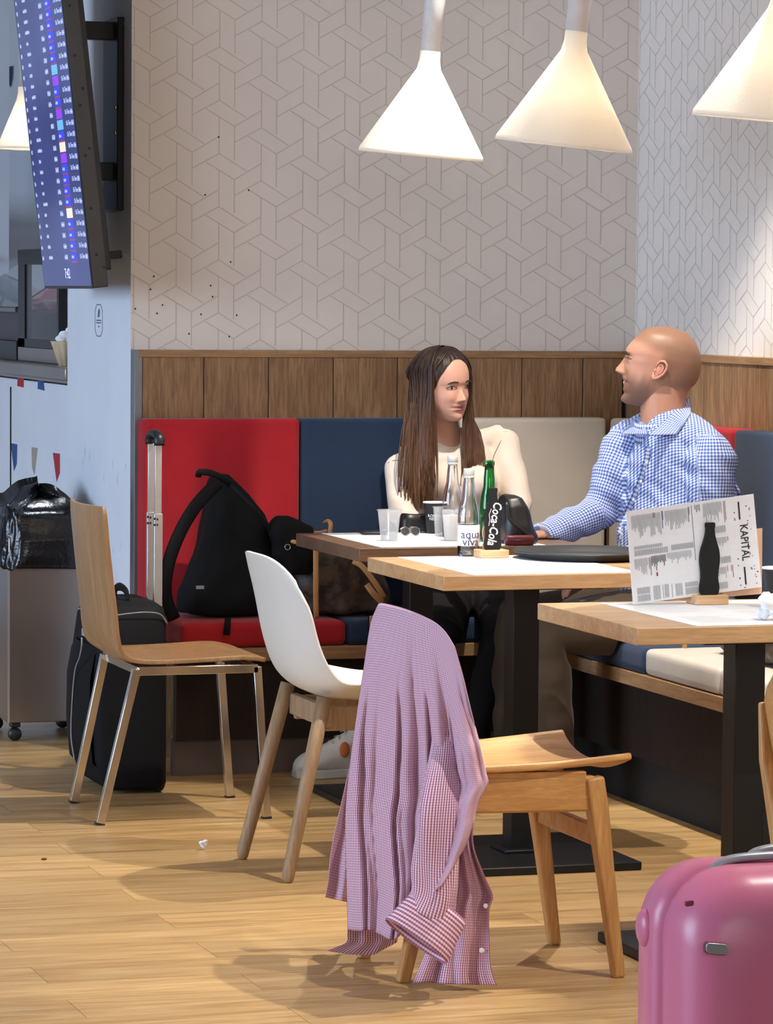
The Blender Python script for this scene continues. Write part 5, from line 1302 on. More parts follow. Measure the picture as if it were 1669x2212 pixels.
def eye(Tm, hd_, y, z, parent, iris, op=.9, look=0.0):
    """almond eye set into the face: white, iris, lids and lashes"""
    bv = BVHTree.FromPolygons([Vector(p) for p in hd_[0]], [tuple(q) for q in hd_[1]]); R3 = Tm.to_3x3()
    def surf(yy, zz):
        o = Tm @ (Vector((160, yy, zz))*.001); h_ = bv.ray_cast(o, R3 @ Vector((-1,0,0)))[0]; return h_ if h_ else Tm @ (Vector((80, yy, zz))*.001)
    F1 = R3 @ Vector((1,0,0)); n = 9; top, bot = [], []
    for k in range(n):
        u = -1+2*k/(n-1); top.append(surf(y+u*14.5, z+5.0*op*(1-u*u)+.6*u*(1 if y > 0 else -1))); bot.append(surf(y+u*14.5, z-3.6*op*(1-u*u)+.6*u*(1 if y > 0 else -1)))
    b = B()
    for j in range(7):
        v = j/6
        for k in range(n): b.v.append(tuple(top[k].lerp(bot[k], v)+F1*(.0004+.0014*math.sin(math.pi*v)*math.sin(math.pi*k/(n-1)))))
    b.f = [(j*n+k, j*n+k+1, (j+1)*n+k+1, (j+1)*n+k) for j in range(6) for k in range(n-1)]; b.m = [0]*len(b.f)
    e = obj('eyeball', b, EYEW, parent, smooth=True)
    c = (top[4]+bot[4])/2+F1*.0022+R3 @ Vector((0, look*.001, .0004))
    T3_ = R3.copy(); obj('iris', B().ball(c, .0009, .0050, .0044*op+.0004, 16, 10, 0, T3_), iris, e, smooth=True)
    obj('upper_lid', B().tube([p+F1*.0012+R3 @ Vector((0,0,.0009)) for p in top], [.0008]+[.0017]*7+[.0008], 8), LIDM, e, smooth=True)
    obj('lower_lid', B().tube([p+F1*.0008 for p in bot], [.0006]+[.0011]*7+[.0006], 8), LIDM, e, smooth=True)
    obj('lashes', B().tube([p+F1*.0024-R3 @ Vector((0,0,.0004)) for p in top], [.0004]+[.0009]*7+[.0005], 6), LASH, e, smooth=True)
    return e
def brow_strip(Tm, f0, y0, y1, z, parent, mat, th=3.2, arch=3.0, lift=1.5):
    b = B(); n = 11; rings = []
    pts = []
    for k in range(n):
        u = k/(n-1); y = y0+(y1-y0)*u; pts.append((f0(y)+lift, y, z+arch*math.sin(math.pi*min(1, u*.9+.05))-2.5*u*u))
    b.tube([Tm @ (Vector(p)*.001) for p in pts], [(.0006+.001*th*.5*math.sin(math.pi*(.12+.86*k/(n-1)))**.6, .0012) for k in range(n)], 8, up=Tm.to_3x3() @ Vector((1,0,0)))
    return obj('eyebrow', b, mat, parent, smooth=True)
def near_uv(bones):
    """cloth coordinates: along and around the nearest bone; bones = (a, b, radius, up, offset)"""
    def fn(p):
        best = None
        for a, c, r, up, off in bones:
            ab = c-a; t0 = (p-a).dot(ab)/ab.length_squared; t = max(0, min(1, t0)); q = a+ab*t; d = (p-q).length/r; q = a+ab*t0
            if best is None or d < best[0]:
                ax = ab.normalized(); u = (up-ax*up.dot(ax)).normalized(); w = ax.cross(u); v = p-q
                best = (d, off+math.atan2(v.dot(w), v.dot(u))*r, t0*ab.length) if off else (d, p.dot(RR)*1.05, p.z+p.dot(DD)*.6)
        return (best[1], best[2])
    return fn
def cloth_uv(me, bones):
    fn = bones if callable(bones) else near_uv(bones); uv = me.uv_layers.new(name='UVMap'); cache = [fn(v.co) for v in me.vertices]
    for p in me.polygons:
        us = [cache[me.loops[i].vertex_index] for i in p.loop_indices]; ref = us[0]
        for i, q in zip(p.loop_indices, us):
            uv.data[i].uv = q if abs(q[0]-ref[0]) < .25 else ref
def folds(me, dirs, amp, fr, seed):
    """cloth creases: elongated ridges"""
    ns = [v.normal.copy() for v in me.vertices]
    for v, n in zip(me.vertices, ns):
        q = Vector((v.co.dot(dirs[0])*fr, v.co.dot(dirs[1])*fr*.28, v.co.dot(dirs[2])*fr)) + Vector((seed, 0, 0))
        k = _ns.noise(q); v.co += n*(amp*(abs(k)**.7*math.copysign(1, k)))
def shoe(name, toe, heel, parent, mats, w=.048, z0=0.0, hs=1.0):
    toe = Vector(toe); heel = Vector(heel); ax = (toe-heel); L = ax.length; ax.normalize(); sd = Vector((-ax.y, ax.x, 0))
    b = B(); rings = []
    for u, hw, h in ((0,.55,.055),(.05,.72,.085),(.18,.74,.105),(.32,.72,.108),(.48,.80,.088),(.62,.94,.070),(.78,1.0,.056),(.90,.86,.046),(.97,.55,.034),(1.0,.25,.022)):
        c = heel+ax*(u*L); r = []; h = h*hs
        for k in range(14):
            a = 2*math.pi*k/14; y = math.cos(a)*hw*w; z = math.sin(a); z = z*h*.5+h*.5
            r.append(c+sd*y*(1 if z < h*.55 else .85)+ZZ*(z0+.016+z))
        rings.append(r)
    b.loft(rings); up = obj(name, b, mats[0], parent, smooth=True, sub=1)
    s = B(); out = []
    for u, hw in ((0,.55),(.05,.76),(.2,.80),(.45,.84),(.65,1.02),(.8,1.06),(.92,.86),(.99,.5)): out.append((u, hw))
    poly = [(u*L, hw*w) for u, hw in out]+[(u*L, -hw*w) for u, hw in out[::-1]]
    s.prism(poly, lambda a, c, t: heel+ax*a+sd*c+ZZ*(z0+t), 0, .026); obj('sole', s, mats[1], up, bev=.004, seg=3)
    for k in range(4):
        c = heel+ax*(L*(.42+.07*k))+ZZ*(z0+(.105-.011*k)*hs); l = B(); l.tube([c-sd*.022+ax*.006, c+ZZ*.006, c+sd*.022+ax*.006], .0022, 6); obj('lace', l, mats[1], up, smooth=True)
    return up
# ---------------------------------------------------------------- the man
MSK = srgb(184, 134, 110)[:3]; MST = srgb(112, 86, 72)[:3]; MSC = srgb(132, 98, 76)[:3]; MLP = srgb(160, 98, 90)[:3]
tl_ = R_(9)
def loc(p):
    dx, dy = p[0]-860, p[1]-760
    return ((-dx*math.cos(tl_)-dy*math.sin(tl_))*.1905, (dx*math.sin(tl_)-dy*math.cos(tl_))*.1905)
fp = [(900,165),(740,185),(600,235),(520,310),(455,385),(395,455),(352,530),(350,575),(340,625),(300,690),(250,760),(205,815),(200,850),(245,880),(290,900),(300,930),(305,955),(325,980),(330,1030),(320,1090),(315,1130),(330,1180),(300,1230),(285,1275),(305,1312),(360,1345),(430,1380)]
F_ = sorted([(b_, a) for a, b_ in (loc(p) for p in fp)])
F0 = sorted([q for q in F_ if q[0] > 14] + [(4, 103), (-10, 100), (-40, 94.5), (-66, 88), (-90, 82), (-106, 76), (-116, 66), (-122, 52), (-128, 36)])
bpn = [(1100,200),(1200,235),(1300,285),(1390,390),(1440,480),(1472,580),(1486,690),(1486,790),(1462,920),(1410,1030),(1330,1110),(1285,1190),(1260,1260),(1240,1320)]
Bk = sorted([(b_, a) for a, b_ in (loc(p) for p in bpn)])
Bk = [(-140,-25), (-125,-40)]+[q for q in Bk if q[0] > -118]
zt_ = max(F_[-1][0], Bk[-1][0])
Bk.append((zt_, 8))
Wm = [(-124,14),(-120,27),(-108,42),(-92,54),(-70,63),(-45,68),(-20,71),(5,74),(30,76),(55,74),(75,67),(90,56),(102,38),(109,18),(zt_,1)]
hc = pY(1423.7, 789.3, 9.55)
fwd = (-RR*math.cos(tl_)+ZZ*math.sin(tl_)).normalized(); lft = (-DD).normalized(); upv_ = fwd.cross(lft)
yawm = Matrix.Rotation(R_(-6), 3, 'Z')     # a touch towards the camera
fwd, lft, upv_ = yawm @ fwd, yawm @ lft, yawm @ upv_
HM = Matrix(((fwd.x, lft.x, upv_.x, hc.x), (fwd.y, lft.y, upv_.y, hc.y), (fwd.z, lft.z, upv_.z, hc.z), (0,0,0,1)))
mzm = loc((330,1010))[1]
om = dict(ey=33, ez=loc((410,655))[1], socket=7, brow=3, cheek=4, tipz=loc((200,840))[1], fold=2.5, mz=mzm, lip=2.0, gap=4.0)
def colman(x, y, z):
    c = MSK; jaw = sm(-22, -48, z-(.12*(60-x) if x < 60 else 0))*sm(-15, 20, x)
    jaw = sm(-22, -68, z+.22*(x-45)+6*math.sin(x*.3+y*.2))*sm(-14, 24, x); c = lerp3(c, MST, .80*jaw*(1-.55*g2((y)/26, (z+45)/12)))
    hair = max(sm(30, 60, z-.28*(x-20)), sm(10, -25, x)*sm(-75, -45, z)); c = lerp3(c, MSC, .85*hair)
    if x > 55: c = lerp3(c, MLP, .8*max(g2(y/20, (z-mzm-6)/4), g2(y/18, (z-mzm+6)/4.5)))
    if x > 60: c = lerp3(c, (.05,.02,.02), .9*g2(y/17, (z-mzm)/2.6))
    return c
hd = Head(F_, F0, Bk, Wm, HM, om).build(colman)
Cs = pY(1450, 968, 9.52)                                   # between the shoulders
nearS = Cs+RR*.100-DD*.140-ZZ*.016; farS = Cs-RR*.120+DD*.135
chest_dir = (Vector((-(.286), 0, 0)).x*RR+(-.265)*DD).normalized(); chest_dir = (-RR*.73-DD*.68).normalized()
pel = Vector((3.86, 9.52, .56)); wst = Vector((3.845, 9.52, .72)); chs = Vector((3.872, 9.525, .88)); nb = HM @ Vector((-.030, 0, -.125)); nb = Vector((nb.x+.004, nb.y, 1.075))
eN = pY(1536, 1150, 9.34); wN = Vector((3.60, 9.42, .66)); eF = pY(1296, 1108, 9.66); wF = pY(1176, 1157, 9.56)
body = B()
body.tube([pel, wst, chs, Cs+ZZ*.0, nb], [(.15,.11),(.14,.11),(.16,.11),(.13,.085),(.058,.058)], 20, up=chest_dir)
body.tube([nb-ZZ*.06, nb, HM @ Vector((-.028,0,-.10)), HM @ Vector((-.020,0,-.05)), HM @ Vector((-.02,0,0))], [.070,.068,.066,.066,.058], 18)
kN = Vector((3.42, 9.40, .50)); kF = Vector((3.42, 9.66, .50)); aN = Vector((3.44, 9.40, .09)); aF = Vector((3.43, 9.68, .09))
hN = pel+Vector((-.02,-.09,-.02)); hF = pel+Vector((-.02,.09,-.02))
for h_, k_, a_ in ((hN, kN, aN), (hF, kF, aF)): body.tube([h_, h_.lerp(k_, .5), k_, k_.lerp(a_, .5), a_], [.075,.068,.05,.045,.032], 14)
for s_, e_, w_ in ((nearS, eN, wN), (farS, eF, wF)): body.tube([s_, s_.lerp(e_, .5), e_, e_.lerp(w_, .5), w_], [.05,.045,.037,.035,.026], 12)
hand(body, wN, (-1,.1,-.25), (0,0,1), 1, 1.0); hand(body, wF, (-1,.05,-.12), (0,0,1), -1, 1.0, 25)
bme = fuse(body, .007, 3)
ears = [ear_geo(HM, sd, loc((880,850))[0]+2, 71, loc((880,850))[1]+2, -14, 60) for sd in (1, -1)]
for v in bme.vertices:
    if v.co.x > 3.61: v.co.z = max(v.co.z, .484)
    if v.co.x < 3.505 and v.co.y < 9.925 and v.co.z > .66: v.co.z = max(v.co.z, .754)
mm = merge_body('person', bme, hd, ears, MSK, lerp3(MSK, srgb(205,140,120)[:3], .6))
man = tag(link('person', mm, SKIN), 'bald smiling man in a blue checked shirt sitting in the bench corner', 'person')
iris = plain('brown_iris', srgb(50,34,24), .2)
for sd in (1, -1): eye(HM, hd, sd*33, om['ez'], man, iris, .62)
bm_ = plain('dark_brow', srgb(46,34,28), .8)
for sd in (1, -1): brow_strip(HM, lambda y: hermite(F_, om['ez']+15)-1-.0075*(abs(y)-10)**2*.9, sd*10, sd*52, om['ez']+13, man, bm_, 9.0, 2, 3.0)
tb = B()
for k in range(-3, 4):
    y = k*5.6; tb.box(-2.6, 2.6, -1.2, 1.2, -4.2, 4.2, 0, HM @ Matrix.Translation(Vector((0,0,0))) @ Matrix.Scale(.001, 4) @ Matrix.Translation((hermite(F_, mzm)+.8-.045*y*y, y, mzm-.5)) @ Matrix.Rotation(R_(90), 4, 'Z'))
obj('teeth', tb, plain('tooth_white', srgb(236,230,220), .3), man, bev=.0006)
# shirt
M['blue_check'] = gingham('blue_check_cotton', srgb(226, 230, 240), srgb(142, 160, 208), srgb(66, 88, 156), 105, 1.0)
sh = B()
sh.tube([pel+ZZ*-.02, pel+ZZ*.05, wst, chs, Cs-ZZ*.02, Cs+ZZ*.045, nb+ZZ*.012], [(.185,.145),(.180,.150),(.170,.145),(.190,.135),(.165,.105),(.115,.085),(.070,.068)], 24, up=chest_dir)
def arm(s_, e_, w_, r): sh.tube([s_-(e_-s_)*.12, s_, s_.lerp(e_, .5), e_, e_.lerp(w_, .5), w_, w_+(w_-e_)*.04], [r*.85,r*1.08,r,r*.88,r*.80,r*.66,r*.6], 16)
arm(nearS, eN, wN, .066); arm(farS, eF, wF, .063)
sh.ball(nearS+ZZ*.004, .064, .064, .060, 16, 12); sh.ball(farS, .068, .068, .066, 16, 12)
sh.tube([nearS+ZZ*.022, nearS.lerp(nb,.5)+ZZ*.030, nb+ZZ*.0, farS.lerp(nb,.5)+ZZ*.028, farS+ZZ*.02], [.050,.052,.066,.052,.050], 14)
sme = fuse(sh, .006, 5)
folds(sme, (RR, DD, ZZ), .007, 9, 3.0); folds(sme, ((eF-farS).normalized(), DD, (RR+ZZ).normalized()), .006, 22, 8.0); folds(sme, ((ZZ*.7+RR*.7), DD, RR), .004, 30, 5.0)
for v in sme.vertices:
    if v.co.x > 3.6: v.co.z = max(v.co.z, .486)
    if v.co.x < 3.505 and v.co.y < 9.925 and v.co.z > .66: v.co.z = max(v.co.z, .7535)
    v.co.x = min(v.co.x, 4.046)
_near = near_uv([(nearS, eN, .066, RR, 1.0), (eN, wN, .055, RR, 1.0)]); _far = near_uv([(farS, eF, .066, RR, 2.0), (eF, wF, .055, RR, 2.0)])
def shirt_uv(p):
    q = p-nearS
    if q.dot(RR) > -.045+.10*max(0, -q.z) and q.z < .06: return _near(p)
    q = p-farS; ax = (eF-farS).normalized(); sdv = RR.dot(q)
    if (sdv < .030-.25*q.z*0 and q.z < .05 and (p-(farS+ax*max(0, q.dot(ax)))).length < .10) or (p.z < .90 and (p-eF).length < .13 and sdv < .05) or (p.x < wst.x-.17): return _far(p)
    return (p.dot(RR)*1.05, p.z+p.dot(DD)*.6)
cloth_uv(sme, shirt_uv)
sho = link('shirt', sme, M['blue_check'], man)
# collar: a stand round the neck and two spread leaves
from mathutils.bvhtree import BVHTree
bvh = BVHTree.FromPolygons([v.co.copy() for v in sme.vertices], [tuple(p.vertices) for p in sme.polygons])
def leaf(name, quad_, nu=14, nv=10, bul=.006):
    A0, B0, C0, D0 = [pY(*q) for q in quad_]      # inner-back, outer-back, tip, inner-front
    b = B()
    for j in range(nv):
        for i in range(nu):
            u, v = i/(nu-1), j/(nv-1); p = (A0.lerp(D0, u)).lerp(B0.lerp(C0, u), v)
            p = p-DD*(bul*4*v*(1-v)+.010*math.sin(math.pi*u)); d = (p-CAM).normalized(); h_ = bvh.ray_cast(CAM, d)[0]
            if h_ and (h_-CAM).length < (p-CAM).length+.006: p = h_-d*.006
            b.v.append(tuple(p))
    b.f = [(j*nu+i, j*nu+i+1, (j+1)*nu+i+1, (j+1)*nu+i) for j in range(nv-1) for i in range(nu-1)]; b.m = [0]*len(b.f)
    me = mesh(b, name, False); uv = me.uv_layers.new(name='UVMap'); L1 = ((D0-A0).length+(C0-B0).length)/2; L2 = ((B0-A0).length+(C0-D0).length)/2
    for l in me.loops: j, i = divmod(l.vertex_index, nu); uv.data[l.index].uv = (i/(nu-1)*L1, j/(nv-1)*L2)
    shade(me, 180); o = link(name, me, M['blue_check'], sho); m = o.modifiers.new('s', 'SOLIDIFY'); m.thickness = .0025; m.offset = 0
    return o
leaf('collar_leaf', ((1489,858,9.545),(1492,892,9.475),(1460,939,9.405),(1399,941,9.43)))
leaf('collar_leaf', ((1385,898,9.60),(1370,905,9.66),(1340,938,9.62),(1399,938,9.455)))
n_ = nb+ZZ*.012; b = B()
b.loft([[n_+Vector((math.cos(a)*.074, math.sin(a)*.074, 0))+chest_dir*(.012)+ZZ*(z-.035*(.5+.5*(math.cos(a)*chest_dir.x+math.sin(a)*chest_dir.y))) for a in [2*math.pi*k/32 for k in range(32)]] for z in (-.03, .0, .028)], cap=False)
me = mesh(b, 'collar_stand', False); uv = me.uv_layers.new(name='UVMap')
for l in me.loops: j, i = divmod(l.vertex_index, 32); uv.data[l.index].uv = (i*.0145, j*.02)
shade(me, 180); o = link('collar_stand', me, M['blue_check'], sho); m = o.modifiers.new('s', 'SOLIDIFY'); m.thickness = .0025; m.offset = 0
# button placket and buttons down the front
pl_pts = []
from mathutils.bvhtree import BVHTree
bvh = BVHTree.FromPolygons([v.co.copy() for v in sme.vertices], [tuple(p.vertices) for p in sme.polygons])
def hit(o, d):
    r = bvh.ray_cast(o, d); return r[0], r[1]
pts = []
for x, yv in ((1402,965),(1396,1000),(1384,1040),(1368,1080),(1352,1115),(1338,1150)):
    h_, n_ = hit(CAM, ray(x, yv).normalized())
    if h_: pts.append(h_-ray(x, yv).normalized()*.003)
if len(pts) > 2:
    b = B(); b.tube(spline(pts, 24), [(.011,.0012)]*24, 8, up=-DD); me = mesh(b, 'placket'); uv = me.uv_layers.new(name='UVMap')
    for l in me.loops: k, i = divmod(l.vertex_index, 8); uv.data[l.index].uv = (i*.004, k*.009)
    shade(me, 60); link('placket', me, M['blue_check'], sho)
    for p in pts[1:]: obj('button', B().ball(p-DD*.004, .0045, .0022, .0045, 10, 6), M['paper'], sho, smooth=True)
for k, a in ((0, -146),):
    pass
# trousers and shoes
M['khaki'] = fabric('brown_chino', srgb(70, 57, 43), .9)
tr = B(); tr.tube([pel+Vector((.03,0,-.03)), pel+ZZ*.06], [(.165,.135),(.165,.135)], 18, up=chest_dir)
for h_, k_, a_ in ((hN, kN, aN), (hF, kF, aF)): tr.tube([h_, h_.lerp(k_, .5), k_-Vector((.01,0,0)), k_.lerp(a_, .25), k_.lerp(a_, .7), a_+ZZ*.03], [.100,.090,.076,.070,.064,.058], 18)
for v in range(0): pass
tme = fuse(tr, .007, 4); folds(tme, (ZZ, RR, DD), .008, 14, 1.0)
for v in tme.vertices:
    v.co.z = max(v.co.z, .03)
    if v.co.x > 3.615: v.co.z = max(v.co.z, .480)
    v.co.x = min(v.co.x, 4.046)
link('trousers', tme, M['khaki'], man)
brn = plain('brown_shoe_leather', srgb(62,40,30), .4); blk = M['black_plastic']
for a_ in (aN, aF): shoe('shoe', (a_.x-.20, a_.y-.01, 0), (a_.x+.06, a_.y, 0), man, (brn, blk))
# ---------------------------------------------------------------- the woman
WSK = srgb(204, 156, 134)[:3]; WLP = srgb(168, 92, 92)[:3]
whc = pY(955, 829, 10.30); az = R_(40)
wf = (-DD*math.cos(az)+RR*math.sin(az)).normalized(); wl = ZZ.cross(wf)
Rz = Matrix.Rotation(R_(4), 3, wf) @ Matrix.Rotation(R_(2), 3, wl)     # slight tilt of the head
wf, wl = Rz @ wf, Rz @ wl; wu = wf.cross(wl)
WM = Matrix(((wf.x, wl.x, wu.x, whc.x), (wf.y, wl.y, wu.y, whc.y), (wf.z, wl.z, wu.z, whc.z), (0,0,0,1)))
Fw = [(-113,52),(-110,66),(-104,77),(-98,81),(-92,81),(-82,78),(-76,82),(-72,84.5),(-68,82.5),(-64,85.5),(-60,86),(-55,85.5),(-51,91),(-47,102),(-43,107),(-38,105),(-28,98.5),(-16,92),(-8,88),(0,89),(8,92),(20,92.5),(40,90),(65,80),(85,62),(98,38),(105,8)]
F0w = [(-113,42),(-108,58),(-101,69),(-92,75),(-80,78.5),(-65,81.5),(-45,84),(-20,86),(0,88.5),(8,91),(20,92.5),(40,90),(65,80),(85,62),(98,38),(105,8)]
Bw = [(-113,10),(-100,-22),(-85,-44),(-60,-62),(-30,-80),(0,-92),(30,-95),(60,-86),(85,-62),(98,-30),(105,0)]
Ww = [(-113,9),(-109,18),(-102,30),(-90,43),(-75,52.5),(-55,60),(-30,65),(-5,68),(20,70.5),(45,70),(65,63),(83,50),(96,32),(103,14),(105,1)]
ow = dict(ey=30.5, ez=-6, socket=5.0, brow=1.2, cheek=5, tipz=-44, fold=.8, mz=-68, lip=3.0, gap=3.2)
def colw(x, y, z):
    c = WSK
    if x > 55: c = lerp3(c, WLP, .95*min(1, 1.6*max(g2(y/19, (z+62.5)/3.6), g2(y/17, (z+73.5)/4.2))))
    if x > 60: c = lerp3(c, (.10,.03,.03), .85*g2(y/16, (z+68)/1.6))
    c = lerp3(c, srgb(206,136,116)[:3], .35*max(g2((y-36)/18, (z+36)/16), g2((y+36)/18, (z+36)/16)))
    return c
wh = Head(Fw, F0w, Bw, Ww, WM, ow).build(colw)
SLp = pY(868, 1003, 10.36); SRp = pY(1082, 953, 10.38); wnb = pY(968, 948, 10.36); wch = pY(983, 1050, 10.36); wws = pY(1003, 1150, 10.38); wpl = pY(1008, 1225, 10.42); wpl.z = .56
eL = pY(868, 1112, 10.26); eR_ = pY(1120, 1088, 10.26); wL = Vector((3.36, 10.05, .64)); wR = Vector((3.50, 10.05, .64))
wbf = (-DD+RR*.15).normalized()
body = B(); body.tube([wpl, wws, wch, (SLp+SRp)/2, wnb], [(.13,.10),(.105,.085),(.125,.095),(.10,.055),(.048,.048)], 20, up=wbf)
body.tube([wnb-ZZ*.05, wnb, WM @ Vector((-.022,0,-.095)), WM @ Vector((-.018,0,-.05)), WM @ Vector((-.015,0,0))], [.050,.047,.046,.047,.045], 18)
for s_, e_, w_ in ((SLp, eL, wL), (SRp, eR_, wR)): body.tube([s_, s_.lerp(e_, .5), e_, e_.lerp(w_, .5), w_], [.040,.036,.030,.027,.021], 12)
hand(body, wL, (.2,-1,-.05), (0,0,1), 1, .88, 45); hand(body, wR, (-.25,-1,-.05), (0,0,1), -1, .88, 45)
wk1 = Vector((3.30, 9.96, .46)); wk2 = Vector((3.48, 9.96, .46)); wa1 = Vector((3.14, 10.17, .10)); wa2 = Vector((3.38, 9.93, .09))
wh1 = wpl+Vector((-.08,-.04,-.02)); wh2 = wpl+Vector((.08,-.04,-.02))
for h_, k_, a_ in ((wh1, wk1, wa1), (wh2, wk2, wa2)): body.tube([h_, h_.lerp(k_, .5), k_, k_.lerp(a_, .5), a_], [.068,.060,.046,.040,.028], 14)
bme = fuse(body, .007, 3)
for v in bme.vertices:
    if v.co.y > 10.14: v.co.z = max(v.co.z, .484)
wm_ = merge_body('person', bme, wh, [], WSK, WSK)
wom = tag(link('person', wm_, SKIN), 'woman with long brown hair and cream top sitting against the back cushions', 'person')
for sd in (1, -1): eye(WM, wh, sd*30.5, -6, wom, iris, 1.15)
bw_ = plain('brown_brow', srgb(58,40,30), .8)
for sd in (1, -1): brow_strip(WM, lambda y: 91.0-.0085*(abs(y)-8)**2, sd*14, sd*47, 9.0, wom, bw_, 4.4, 3.2, 1.2)
# cream top
M['cream'] = fabric('cream_jersey', srgb(226, 210, 194), .8, 700, .04, .15)
tp = B(); tp.tube([wpl+ZZ*-.02, wpl+ZZ*.04, wws, wch, (SLp+SRp)/2-ZZ*.015, (SLp+SRp)/2+ZZ*.03, wnb+Vector((0,0,-.012))], [(.150,.12),(.14,.115),(.118,.098),(.140,.112),(.130,.085),(.09,.066),(.056,.054)], 24, up=wbf)
for sd, q in ((-1, -.055), (1, .055)): tp.ball(wch+wbf*.085+RR*q+ZZ*.015, .058, .05, .056, 14, 10)
def armw(s_, e_, w_, r): tp.tube([s_-(e_-s_)*.08, s_, s_.lerp(e_, .5), e_, e_.lerp(w_, .5), w_], [r*.9,r*1.08,r*.98,r*.84,r*.74,r*.60], 16)
armw(SLp, eL, wL, .049); armw(SRp, eR_, wR, .050)
tp.tube([SLp+ZZ*.018, wnb-ZZ*.035, SRp+ZZ*.018], [.036,.046,.036], 12)
tme = fuse(tp, .006, 5); folds(tme, (ZZ, DD, RR), .0045, 16, 2.0)
for v in tme.vertices:
    if v.co.y > 10.14: v.co.z = max(v.co.z, .486)
    v.co.y = min(v.co.y, 10.605)
top_o = link('top', tme, M['cream'], wom)
bvw = BVHTree.FromPolygons([v.co.copy() for v in tme.vertices], [tuple(p.vertices) for p in tme.polygons])
seam = plain('seam_thread', srgb(120,100,84), .8)
for pxs in (((838,1000),(856,994),(876,1000)), ((1062,1010),(1066,985),(1078,960),(1092,932))):
    q = []
    for x, yv in pxs:
        d = ray(x, yv).normalized(); h_ = bvw.ray_cast(CAM, d)[0]
        if h_: q.append(h_-d*.0006)
    if len(q) > 2: obj('shoulder_seam', B().tube(spline(q, 12), .0011, 6), seam, top_o, smooth=True)
# dark trousers, sneakers
M['dark_denim'] = fabric('dark_trousers', srgb(24, 21, 21), .9, sheen=.0)
tr = B(); tr.tube([wpl-ZZ*.04, wpl+ZZ*.05], [(.15,.125),(.145,.12)], 18, up=wbf)
for h_, k_, a_ in ((wh1, wk1, wa1), (wh2, wk2, wa2)): tr.tube([h_, h_.lerp(k_, .5), k_, k_.lerp(a_, .5), a_+(k_-a_).normalized()*.05], [.086,.076,.060,.052,.042], 18)
tme = fuse(tr, .007, 4); folds(tme, (ZZ, RR, DD), .006, 14, 4.0)
for v in tme.vertices:
    if v.co.y > 10.145: v.co.z = max(v.co.z, .480)
    v.co.y = min(v.co.y, 10.605)
link('trousers', tme, M['dark_denim'], wom)
wht = plain('white_sneaker', srgb(222,216,206), .6, bump=.1); wsl = plain('white_rubber', srgb(206,200,188), .6)
s1 = shoe('sneaker', (2.895, 10.16, 0), (3.175, 10.175, 0), wom, (wht, wsl), .047, 0, 1.25)
og = plain('orange_patch', srgb(206,112,58), .6)
q = B(); q.ball((3.045, 10.127, .085), .016, .006, .024, 12, 8); obj('side_patch', q, og, s1, smooth=True)
shoe('sneaker', (3.24, 9.82, 0), (3.42, 9.99, 0), wom, (wht, wsl), .047)
# hair: a scalp cap and some hundreds of long locks
t = NT('brown_hair'); v = t.coords(scale=(160,160,3)); sx = t.n('ShaderNodeSeparateXYZ'); t.l(t.n('ShaderNodeTexCoord').outputs['Object'], sx.inputs[0])
mr = t.n('ShaderNodeMapRange'); mr.inputs['From Min'].default_value = .80; mr.inputs['From Max'].default_value = 1.22; t.l(sx.outputs[2], mr.inputs['Value'])
base = t.ramp(mr.outputs[0], [(0, srgb(134,96,68)), (.45, srgb(92,62,44)), (1, srgb(46,30,23))])
n_ = t.noise(v, 1.0, 3); t.col(t.mix(.55, base, t.ramp(n_, [(.3, (.35,.35,.35,1)), (.7, (1.3,1.3,1.3,1))]), 'MULTIPLY')); t.rgh(.48, 0, .35); M['hair'] = t.mat
random.seed(77); hb_ = B()
bvs = BVHTree.FromPolygons([Vector(p) for p in wh[0]], [tuple(q) for q in wh[1]])
def scalp(phi, psi, off):
    a, e = R_(phi), R_(psi); o = WM @ Vector((-.004, 0, .010)); d = (WM.to_3x3() @ Vector((math.sin(e)*math.cos(a)*1.0, math.sin(e)*math.sin(a)*.82, math.cos(e)))).normalized()
    h_ = bvs.ray_cast(o, d)[0]
    return (h_ if h_ else o+d*.09)+d*(off*.001)
def capf(u, v):
    phi = -180+360*u; front = abs(phi)
    mx = hermite([(0,47), (14,49), (30,59), (42,71), (52,84), (62,102), (80,114), (180,122)], front); return scalp(phi, mx*v, 5.5+1.0*math.sin(u*150)-3.5*v**6)
hb_.grid(capf, 181, 30)
bvt = bvw
def lock(phi, off, end, mid, w0, phi0=None):
    q0 = phi if phi0 is None else phi0
    pts = [scalp(q0, 4, off-1), scalp(q0+(phi-q0)*.25, 30, off), scalp(q0+(phi-q0)*.75, 60, off+1), scalp(phi, 92, off+1), mid, end]
    P = spline(pts, 22); rr_ = [(w0*(.35+.65*min(1, k/5))*(1 if k < 17 else (1-(k-17)/5.2)), w0*.35) for k in range(22)]
    P = [p+Vector((_ns.noise(Vector((phi*.3, k*.22, 1)))*.006*min(1, k/9), _ns.noise(Vector((phi*.3, k*.22, 5)))*.006*min(1, k/9), 0)) for k, p in enumerate(P)]
    out = (P[8]-whc); out.z = 0
    hb_.tube(P, rr_, 6, up=out.normalized())
for i in range(210):      # her right side: the mass in front of the shoulder (towards -RR)
    phi = -random.uniform(64, 150); off = random.uniform(4, 15); k = (abs(phi)-60)/90
    xe = 936-66*k+random.uniform(-14,14); ye = random.uniform(1040, 1108) - 30*abs(k-.5); Y = 10.225+.02*random.random()+.02*k
    lock(phi, off, pY(xe, ye, Y), pY(xe-4+10*k, 962+random.uniform(-12,12), 10.235+.03*k), random.uniform(.0028,.0050))
